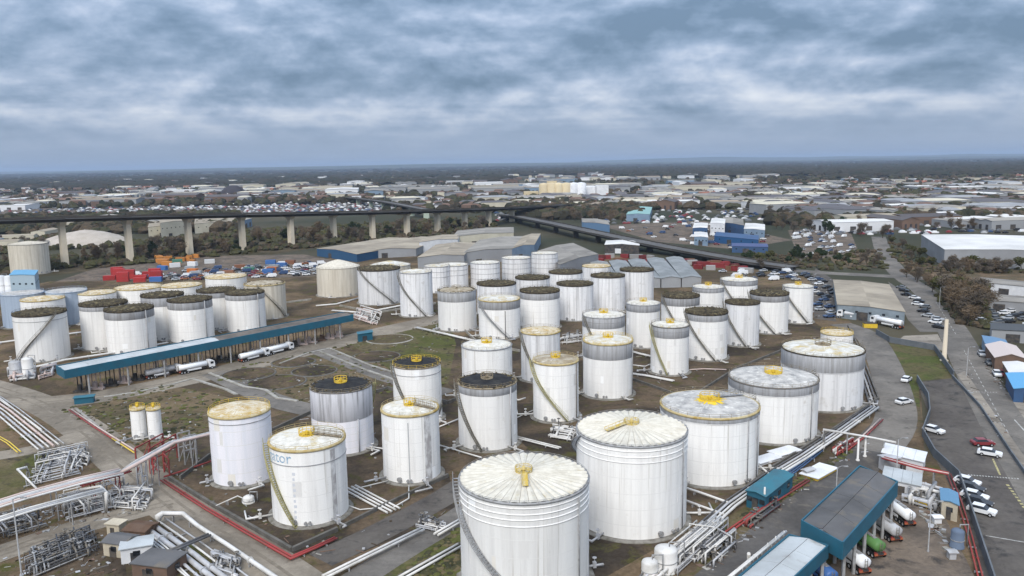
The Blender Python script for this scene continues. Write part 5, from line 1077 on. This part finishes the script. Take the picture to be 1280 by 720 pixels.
TRL = [('dull red', mat('trailer_red', (.20, .035, .036), .7, vary=.5)), ('dark red', mat('trailer_dark_red', (.12, .03, .03), .7, vary=.4)), ('dull red', MATS['trailer_red']), ('grey', mat('trailer_grey', (.30, .29, .28), .7, vary=.4)), ('brown', mat('trailer_brown', (.16, .085, .05), .7, vary=.4))]
for i in range(40):
    f = i/39; nm, m_ = TRL[i % 5]; container(nm+' trailer box in the line under the ramp', 752+f*185+q.uniform(-5, 5), 326+f*12+q.uniform(-6, 3), m_, q.uniform(-50, 40), nm+' trailer boxes under the ramp', L=q.choice((5, 6, 8)))
# ================================================================ SMALL REPEATED THINGS OF THE TOWN
# cars seen small: one mesh each
def small_car(col, van):
    o, c = car_mb(van); g = 1 if not van else 0
    vs = [(x, sg*(.84 if z < 1.3 else .70), z) for sg in (-1, 1) for x, z in c]
    o.add(vs, [(0, 1, 2, 3), (7, 6, 5, 4), (0, 4, 5, 1), (1, 5, 6, 2), (2, 6, 7, 3), (3, 7, 4, 0)], g); o.box((-.5, 0, 1.47 if not van else 2.18), (1.75, 1.42, .06) if not van else (3.9, 1.45, .06))
    for x in (-1.35, 1.4):
        for sg in (-1, 1): o.box((x, sg*.8, .3), (.6, .2, .6), 0, 2)
    return o.mesh('parked_car', [CARM[col], GLASS, TYRE])
CARS = [(cname, van, small_car(cname, van)) for cname, van in (('white', 0), ('white', 1), ('silver', 0), ('black', 0), ('blue', 0), ('red', 0), ('grey', 0), ('white', 0), ('blue', 1), ('orange', 0))]
ncar = 0
def park(poly, n, seed, ang, where, dmin=3.2, weights=None, z=.08):
    global ncar
    q = random.Random(seed)
    for p in pick(poly, n, seed, dmin):
        cname, van, me = q.choice(CARS if weights is None else [CARS[w] for w in weights]); k = 'van' if van else 'car'
        o = put(me, 'parked_'+k, None, (p.x, p.y, z), R_(ang+q.choice((0, 180))+q.uniform(-6, 6))); tag(o, f'small {cname} {k} parked {where}', k, f'{cname} {k}s parked {where}'); ncar += 1
park([(150, 345), (420, 326), (420, 344), (200, 352)], 130, 31, 20, 'in the storage yard beyond the canopy tanks', 3.4)
park([(760, 284), (880, 279), (985, 301), (915, 312), (830, 301)], 50, 32, -20, 'in the lot beside the curving ramp', 5)
park([(988, 290), (1058, 286), (1070, 316), (1004, 324)], 52, 33, 35, 'in the van lot by the roundabout', 4.5, [0, 1, 1, 2, 7, 4])
park([(1014, 345), (1042, 352), (1044, 398), (1020, 395)], 16, 34, 15, 'in the depot yard', 6, [0, 2, 3, 6, 4])
park([(1120, 356), (1145, 372), (1185, 412), (1170, 412)], 16, 35, -50, 'along the yard beside the depot', 6, [0, 2, 3, 6, 7])
park([(900, 340), (1000, 338), (1020, 352), (930, 350)], 26, 36, 10, 'behind the stair tanks', 5, [0, 1, 2, 4, 6, 3])
park([(1215, 385), (1290, 380), (1290, 408), (1225, 405)], 27, 37, 5, 'across the public road behind the bare trees', 5, [0, 2, 3, 6, 6, 3])
def merge_cars(polys, n, seed, name, label):
    q = random.Random(seed); o = MB(); keys = ['white', 'silver', 'blue', 'grey', 'red', 'black']
    for poly in polys:
        for p in pick(poly, n, seed+len(o.v)):
            a = q.uniform(-.3, .3); mi = q.choice((0, 0, 1, 1, 3, 3, 5, 5, 2, 4)); s_ = q.choice((1, 1, 1, 1.35)); o.box((p.x, p.y, .65), (4.3*s_, 1.8*s_, 1.1), a, mi); o.box((p.x, p.y, 1.2+.3*s_), (2.4*s_, 1.6*s_, .6*s_), a, mi, .8)
    return tag(o.build(name, [CARM[k] for k in keys]), label, 'cars', kind='stuff')
merge_cars([band(-40, 300, 46, 66), band(300, 480, 46, 58), band(60, 480, 42, 52)], 480, 41, 'parked_vehicles', 'mass of tiny vehicles in the distant storage lots')
merge_cars([band(740, 1000, 62, 78), band(1040, 1280, 72, 98), band(620, 760, 62, 72)], 240, 42, 'parked_vehicles', 'tiny vehicles scattered between the far warehouses')
# warehouses: unit box with a shallow roof, several finishes
def unit_building(wallm, roofm, gable, bays=1):
    o = MB(); o.add([(-.5, -.5, 0), (.5, -.5, 0), (.5, .5, 0), (-.5, .5, 0), (-.5, -.5, 1), (.5, -.5, 1), (.5, .5, 1), (-.5, .5, 1)], [(0, 1, 5, 4), (1, 2, 6, 5), (2, 3, 7, 6), (3, 0, 4, 7)], 0)
    for k in range(bays):
        y0, y1 = -.5+k/bays, -.5+(k+1)/bays; ym = (y0+y1)/2; y0 -= .01; y1 += .01
        o.add([(-.51, y0, 1), (.51, y0, 1), (.51, ym, 1+gable), (-.51, ym, 1+gable), (.51, y1, 1), (-.51, y1, 1)], [(0, 1, 2, 3), (3, 2, 4, 5)], 1); o.add([(-.5, y0, 1), (-.5, ym, 1+gable), (-.5, y1, 1)], [(0, 1, 2)], 0); o.add([(.5, y0, 1), (.5, y1, 1), (.5, ym, 1+gable)], [(0, 1, 2)], 0)
    for k in range(4): o.box((-.38+k*.25, -.502, .3), (.09, .01, .5), 0, 2)
    for k in range(3): o.box((-.502, -.3+k*.3, .3), (.01, .1, .5), 0, 2)
    return o.mesh('warehouse', [wallm, roofm, DARKM])
RTAN_ = mat('roof_far_tan', (.27, .22, .165), .8, vary=.35)
WH = [('white-roofed', unit_building(WBOX, RWHITE, .12)), ('pale grey', unit_building(WALLG, RGREYP, .15, 2)), ('beige-roofed', unit_building(WALLC, RPALE, .18)), ('pale grey', unit_building(WALLG, RGREYP, .2, 3)), ('tan-roofed', unit_building(WALLG, RTAN_, .2)), ('blue-walled', unit_building(WALLB, RGREYP, .15)), ('white-roofed', unit_building(WALLG, RWHITE, .1, 2)), ('brick', unit_building(BRICKD, mat('roof_slate', (.10, .09, .09), .8, vary=.4), .3))]
def estates(poly, n, seed, ang, where, size, hgt, dmin, kinds):
    q = random.Random(seed)
    for p in pick(poly, n, seed, dmin):
        nm, me = WH[q.choice(kinds)]; o = put(me, 'warehouse', None, (p.x, p.y, 0), R_(ang+q.choice((0, 90))+q.uniform(-5, 5))); o.scale = (q.uniform(*size), q.uniform(size[0], size[1])*.55, q.uniform(*hgt)); tag(o, f'distant {nm} warehouse {where}', 'warehouse', f'{nm} warehouses {where}')
estates(band(300, 650, 24, 38), 36, 51, 6, 'in the estate behind the far ramp', (34, 120), (8, 13), 56, (0, 1, 2, 4, 3, 7, 5, 6))
estates(band(640, 960, 22, 42), 40, 52, 10, 'in the estate beyond the mill', (26, 85), (8, 13), 50, (0, 1, 2, 4, 3, 7, 5, 6))
estates(band(700, 1000, 44, 62), 26, 53, -14, 'near the blue buildings', (30, 70), (6, 10), 45, (1, 2, 4, 5, 6, 7))
estates(band(950, 1310, 30, 58), 46, 54, 4, 'in the wide estate towards the woods', (24, 70), (6, 10), 52, (0, 1, 2, 3, 7, 4, 5, 6))
estates(band(1040, 1310, 58, 92), 30, 55, 8, 'above the white-roofed warehouse', (28, 64), (5, 9), 36, (0, 1, 2, 5, 6, 7))
estates(band(-60, 300, 30, 48), 26, 56, 0, 'among the houses beyond the viaduct', (40, 100), (7, 11), 55, (0, 1, 2, 4, 7, 6))
estates([(-60, 300), (60, 292), (75, 322), (-60, 335)], 9, 58, 12, 'on the far bank below the viaduct', (16, 34), (4, 8), 22, (1, 2, 5, 7))
estates(band(-60, 300, 66, 76), 12, 57, 4, 'on the bank behind the viaduct piers', (26, 54), (6, 9), 30, (1, 2, 5))
# houses
def unit_house(wallm, roofm):
    o = MB(); o.add([(-.5, -.5, 0), (.5, -.5, 0), (.5, .5, 0), (-.5, .5, 0), (-.5, -.5, .6), (.5, -.5, .6), (.5, .5, .6), (-.5, .5, .6), (-.5, 0, 1), (.5, 0, 1)], [(0, 1, 5, 4), (1, 2, 6, 5), (2, 3, 7, 6), (3, 0, 4, 7), (4, 8, 7), (5, 6, 9)], 0)
    o.add([(-.54, -.54, .57), (.54, -.54, .57), (.54, 0, 1.02), (-.54, 0, 1.02), (.54, .54, .57), (-.54, .54, .57)], [(0, 1, 2, 3), (3, 2, 4, 5)], 1); o.box((.3, 0, 1.05), (.1, .12, .25), 0, 0)
    for x in (-.28, .28):
        for z in (.15, .42): o.box((x, -.503, z), (.16, .01, .12), 0, 2)
    return o.mesh('house', [wallm, roofm, GLASS])
HS = [('red-roofed', unit_house(WALLC, mat('tile_red', (.22, .10, .07), .85, vary=.4))), ('brown-roofed brick', unit_house(BRICKD, mat('tile_brown', (.15, .10, .08), .85, vary=.4))), ('slate-roofed', unit_house(WALLC, mat('tile_slate', (.11, .105, .11), .85, vary=.4))), ('white', unit_house(WBOX, MATS['tile_brown']))]
nh = 0
for poly, n, seed, where in ((band(-60, 430, 24, 42), 150, 61, 'in the suburb beyond the viaduct'), (band(640, 900, 40, 60), 55, 62, 'around the far estate roads'), (band(960, 1310, 28, 60), 95, 63, 'at the edge of the wide estate')):
    q = random.Random(seed); 
    for p in pick(poly, n, seed, 16):
        nm, me = q.choice(HS); s_ = q.uniform(9, 15); o = put(me, 'house', None, (p.x, p.y, 0), R_(q.choice((0, 90, 20, 110))+q.uniform(-8, 8))); o.scale = (s_*q.uniform(1, 2.2), s_, q.uniform(7, 10)); tag(o, f'distant {nm} house {where}', 'house', f'{nm} houses {where}'); nh += 1
def far_town(polys, n, seed, label):
    q = random.Random(seed); o = MB()
    for poly in polys:
        for p in pick(poly, n, seed+len(o.v)):
            k = q.random(); w, d, h = (q.uniform(10, 26), q.uniform(9, 14), q.uniform(6, 9)) if k < .72 else (q.uniform(25, 70), q.uniform(16, 34), q.uniform(7, 11)); a = q.choice((0, .3, 1.6, 1.9))+q.uniform(-.1, .1)
            o.box((p.x, p.y, h/2), (w, d, h), a, q.choice((0, 1, 2, 2) if k < .72 else (0, 1, 3, 3))); o.box((p.x, p.y, h+.9), (w*1.02, d*1.02, 1.8), a, q.choice((4, 4, 5) if k < .72 else (3, 5, 6, 0)), .6)
    return tag(o.build('distant_town', [WALLC, WBOX, BRICKD, WALLG, MATS['tile_brown'], MATS['tile_slate'], RGREYP]), label, 'town', kind='stuff')
far_town([band(-60, 640, 13, 26), band(640, 1000, 13, 24)], 150, 71, 'far-off houses and sheds merging into a pale speckle below the horizon')
far_town([band(-60, 480, 26, 46), band(480, 1000, 34, 60), band(960, 1310, 34, 78)], 170, 72, 'small houses and sheds filling in between the distant estates')
# ================================================================ TREES AND SCRUB
BARK = mat('bark', (.075, .058, .042), .95, col2=(.05, .04, .03), nscale=2)
TWIG = [mat('twigs_brown', (.135, .10, .066), .95, vary=.4), mat('twigs_grey_brown', (.115, .094, .072), .95, vary=.4), mat('foliage_evergreen', (.032, .045, .022), .95, vary=.4), mat('foliage_olive', (.075, .075, .030), .95, vary=.4)]
def make_tree(seed, h, kind, label, cat='tree'):
    q = random.Random(seed); t = thing('tree', label, cat); tr = MB(); cw = MB(); tips = []
    def grow(p, d, L, r, lev):
        k = 3; pts = [p]
        for _ in range(k): d = (d+Vector((q.uniform(-.25, .25), q.uniform(-.25, .25), q.uniform(-.05, .2)))).normalized(); p = p+d*(L/k); pts.append(p)
        tr.tube(pts[:2], r, 5 if lev == 0 else 3, cap=False); tr.tube(pts[1:], r*.72, 5 if lev == 0 else 3, cap=False)
        if lev >= 2: tips.append((pts[2], d)); tips.append((p, d)); return
        for _ in range(4 if lev == 0 else 3):
            nd = (d+Vector((q.uniform(-1, 1), q.uniform(-1, 1), q.uniform(-.1, .7)))).normalized(); grow(pts[q.choice((1, 2, 3))], nd, L*q.uniform(.6, .85), r*.5, lev+1)
        grow(p, d, L*.7, r*.55, lev+1)
    grow(Vector((0, 0, 0)), Vector((0, 0, 1)), h*.42, h*.028, 0)
    leafy = kind >= 2
    for p, d in tips:
        for _ in range(26 if leafy else 20):
            a = Vector((q.gauss(0, 1), q.gauss(0, 1), q.gauss(.2, .8)))*h*.075; c = p+a; u = Vector((q.uniform(-1, 1), q.uniform(-1, 1), q.uniform(-.6, 1))).normalized(); v = u.cross(Vector((q.uniform(-1, 1), q.uniform(-1, 1), .3))).normalized()
            L, w = (h*.05, h*.026) if leafy else (h*.085, h*.0075); cw.add([c-u*L-v*w, c+u*L-v*w, c+u*L*.8+v*w, c-u*L*.8+v*w], [(0, 1, 2, 3)])
    tr.build('trunk', BARK, t); cw.build('crown', TWIG[kind], t); return t
KIND = ('bare brown tree', 'bare grey-brown tree', 'dark evergreen tree', 'olive-green tree')
protos = [make_tree(100+i, 10, (0, 1, 0, 1, 2, 3)[i], '') for i in range(6)]; pk = (0, 1, 0, 1, 2, 3)
nt_ = 0; used = set()
def plant(poly, n, seed, where, hh, kinds, dmin=4):
    global nt_
    q = random.Random(seed)
    for p in pick(poly, n, seed, dmin):
        i = q.choice(kinds); k = pk[i]; s_ = q.uniform(*hh)/10; lab, grp = f'{KIND[k]} {where}', f'{KIND[k]}s {where}'
        if i in used: o = copy_tree(protos[i], (p.x, p.y, 0), q.uniform(0, 6.28), None, lab, grp, s_)
        else: used.add(i); o = protos[i]; o.location = (p.x, p.y, 0); o.scale = (s_,)*3; o['label'] = lab; o['group'] = grp
        nt_ += 1
plant([(1168, 372), (1190, 362), (1228, 378), (1236, 402), (1214, 412), (1190, 402)], 26, 81, 'in the clump across from the depot', (7, 12), (0, 1, 2, 3, 0, 5), 3.5)
plant([(1125, 345), (1165, 350), (1190, 365), (1165, 368)], 10, 82, 'along the road above the depot', (5, 8), (0, 1, 2, 3))
plant([(1180, 334), (1300, 336), (1300, 343), (1185, 342)], 26, 83, 'in the belt below the white-roofed warehouse', (5, 8), (0, 1, 2, 3, 5), 3.5)
plant([(1108, 300), (1125, 300), (1165, 332), (1150, 336)], 16, 84, 'on the verge of the roundabout road', (4, 7), (0, 1, 5), 4)
plant([(95, 320), (300, 300), (600, 276), (620, 286), (350, 312), (110, 332)], 74, 85, 'on the bank under the viaduct', (6, 12), (0, 1, 2, 3, 0, 1, 4), 7)
plant([(640, 262), (790, 258), (790, 284), (700, 276)], 34, 86, 'between mill and curving ramp', (8, 14), (0, 1, 2, 3, 4), 10)
plant([(960, 262), (1110, 258), (1110, 300), (970, 296)], 40, 87, 'around the estate yards', (7, 12), (0, 1, 2, 3, 4), 9)
plant([(930, 322), (1090, 318), (1100, 336), (940, 338)], 22, 88, 'along the crossing road', (4, 8), (0, 1, 5, 4), 6)
plant([(1110, 255), (1300, 250), (1300, 290), (1130, 288)], 34, 89, 'between units near the white-roofed warehouse', (7, 12), (0, 1, 2, 3), 10)
plant([(-40, 300), (90, 290), (90, 330), (-40, 340)], 16, 98, 'beside the concrete-coloured tank', (5, 9), (0, 1, 2, 3), 9)
plant([(838, 366), (858, 366), (858, 369), (838, 369)], 0, 90, '', (2, 3), (0,))
def scrub(name, label, polys, n, seed, rr_, hh, mats, lift=0):
    q = random.Random(seed); o = MB()
    for poly in polys:
        for p in pick(poly, n, seed+len(o.v)):
            r, h = q.uniform(*rr_), q.uniform(*hh); m_ = 7; a0 = q.uniform(0, 6); mi = q.randrange(len(mats)); vs = []
            for fr, fz in ((.8, 0.0), (1.0, .45), (.62, .85)):
                for j in range(m_): a = a0+6.2832*j/m_; k = fr*r*q.uniform(.7, 1.25); vs.append((p.x+k*math.cos(a), p.y+k*math.sin(a), h*(fz+q.uniform(-.1, .1)) if fz else -.05))
            vs.append((p.x, p.y, h*q.uniform(.9, 1.1)))
            fs = [(i*m_+j, i*m_+(j+1) % m_, (i+1)*m_+(j+1) % m_, (i+1)*m_+j) for i in range(2) for j in range(m_)]+[(2*m_+j, 2*m_+(j+1) % m_, 3*m_) for j in range(m_)]
            o.add(vs, fs, mi)
    return tag(o.build(name, mats), label, 'scrub', kind='stuff')
SCR = [mat('scrub_brown', (.090, .066, .042), .95, col2=(.04, .034, .024), nscale=.6, coord='World'), mat('scrub_dark', (.042, .042, .024), .95, col2=(.065, .06, .03), nscale=.5, coord='World'), mat('scrub_olive', (.066, .064, .026), .95, col2=(.045, .04, .024), nscale=.5, coord='World')]
WOODS = [mat('wood_dark', (.024, .027, .017), .95, col2=(.040, .035, .023), nscale=.02, coord='World'), mat('wood_brown', (.042, .034, .023), .95, col2=(.028, .026, .018), nscale=.02, coord='World')]
scrub('scrub', 'dark bare scrub covering the bank under the viaduct', [[(-60, 338), (90, 322), (95, 334), (-60, 352)], [(-60, 300), (90, 292), (90, 312), (-60, 322)], [(90, 324), (300, 302), (620, 276), (622, 288), (350, 314), (110, 336)], [(90, 312), (300, 290), (600, 272), (600, 280), (300, 304)]], 620, 91, (1.5, 4), (1.5, 4.5), SCR)
scrub('scrub', 'bushes along the roads and earth banks by the roundabout', [[(930, 320), (1100, 312), (1110, 338), (945, 338)], [(1110, 300), (1160, 330), (1300, 334), (1300, 342), (1150, 343), (1112, 320)], [(1165, 368), (1235, 385), (1240, 412), (1200, 405)]], 170, 92, (.8, 2.4), (.8, 2.4), SCR)
scrub('hedgerow', 'trees and hedges threaded through the distant estates', [band(-60, 480, 24, 48), band(480, 1000, 24, 62), band(960, 1310, 24, 84), band(930, 1310, 22, 60), band(640, 800, 48, 72), band(-60, 300, 60, 80)], 1300, 93, (4, 10), (5, 11), [SCR[0], SCR[1], WOODS[0], WOODS[1]])
scrub('forest', 'dark far-off woods below the horizon', [band(760, 1320, 5.5, 22), band(880, 1320, 7, 22), band(640, 1000, 6, 16), band(1040, 1320, 9, 26)], 1500, 94, (14, 34), (9, 18), WOODS)
scrub('forest', 'blue-dark wooded country fading into haze', [band(-80, 760, 4.5, 14), band(-80, 640, 10, 24)], 1500, 95, (14, 40), (8, 15), WOODS)
scrub('forest', 'thin far-off tree cover at the skyline', [band(-80, 1330, 3.2, 6)], 1400, 96, (40, 110), (10, 22), WOODS)
# pale far fields
for i, (x0, x1, a, b, m_) in enumerate(((30, 130, 17, 18.2, FIELDP), (380, 470, 15, 16.2, FIELDG), (200, 300, 12, 13, FIELDP), (960, 1040, 18, 19.5, FIELDG), (520, 640, 13, 14, FIELDP), (-40, 40, 14, 15, FIELDG))):
    sheet('field', band(x0, x1, a, b), 1.0+.2*i, m_, ('pale field strip among dark woods', 'green field strip among dark woods')[m_ is FIELDG])
# weeds growing on a few tank roofs and along the bund edges
scrub('weeds', 'low weeds and moss tufts on the open ground', [[(262, 473), (300, 458), (420, 432), (560, 398), (570, 430), (560, 480), (395, 505), (345, 497)], [(75, 513), (205, 480), (300, 500), (262, 545), (170, 558)], [(480, 735), (575, 660), (575, 735)], [(880, 680), (985, 606), (1070, 560), (1000, 612)]], 330, 97, (.25, .9), (.12, .45), [mat('weed_olive', (.085, .088, .03), .95), mat('weed_brown', (.115, .092, .05), .95), SCR[1]])
def debris(label, polys, n, seed, sz):
    q = random.Random(seed); o = MB()
    for poly in polys:
        for p in pick(poly, n, seed+len(o.v)):
            a, k = q.uniform(0, 3.1), q.random(); s_ = q.uniform(*sz)
            if k < .35: o.box((p.x, p.y, s_*.25), (s_*q.uniform(2, 6), s_*.25, s_*.3), a, q.randrange(6))
            elif k < .7: o.box((p.x, p.y, s_*.3), (s_, s_*q.uniform(.5, 1.2), s_*.6), a, q.randrange(6))
            else: o.box((p.x, p.y, .12), (s_*q.uniform(1, 2.5), s_*q.uniform(.8, 2), .05), a, q.randrange(6))
    return tag(o.build('debris', [PIPEG, STEELD, BRICKD, CONC, BARK, STEELG]), label, 'debris', kind='stuff')
debris('scattered bits of timber, pipe and rubble on the terminal ground', [[(75, 513), (205, 480), (300, 500), (262, 545), (170, 558)], [(262, 473), (420, 432), (560, 398), (570, 430), (560, 480), (395, 505)], [(165, 575), (262, 545), (480, 480), (560, 500), (575, 640), (430, 700), (370, 694)], [(0, 700), (150, 660), (180, 720), (20, 740)], [(850, 700), (985, 606), (1085, 540), (1090, 560), (1000, 620), (890, 715)], [(20, 640), (190, 610), (180, 640), (40, 670)], [(640, 440), (1050, 420), (1060, 500), (760, 560)]], 150, 201, (.15, .5))
debris('small clutter along the verges of the public road', [[(1185, 455), (1215, 462), (1262, 545), (1250, 548)], [(1222, 430), (1250, 470), (1262, 500), (1235, 470)]], 60, 203, (.15, .45))
debris('rubble and small goods lying about the yards by the public road', [[(1120, 605), (1170, 630), (1190, 700), (1150, 640)], [(1210, 385), (1290, 380), (1290, 420), (1225, 410)], [(1015, 340), (1045, 352), (1045, 400), (1015, 398)], [(80, 352), (160, 330), (400, 322), (410, 345), (250, 350)]], 90, 202, (.2, .7))
# ================================================================ HAZE: the air over the whole place
o = MB().box((0, 0, 98), (78000, 78000, 204)); hb = o.mesh('haze', [])
hm = bpy.data.materials.new('haze_air'); hm.use_nodes = True; ht = hm.node_tree; ht.nodes.clear(); H_ = NT(ht)
vol = H_.n('ShaderNodeVolumePrincipled', {'Color': (.48, .60, .78, 1), 'Density': 5.6e-5, 'Anisotropy': 0.0}); H_.n('ShaderNodeOutputMaterial', {'Volume': vol.outputs[0]})
hb.materials.append(hm); tag(put(hb, 'haze'), 'thin blue haze in the air over the plain', 'haze', kind='stuff')
print('SMALL', ncar, nh, nt_)
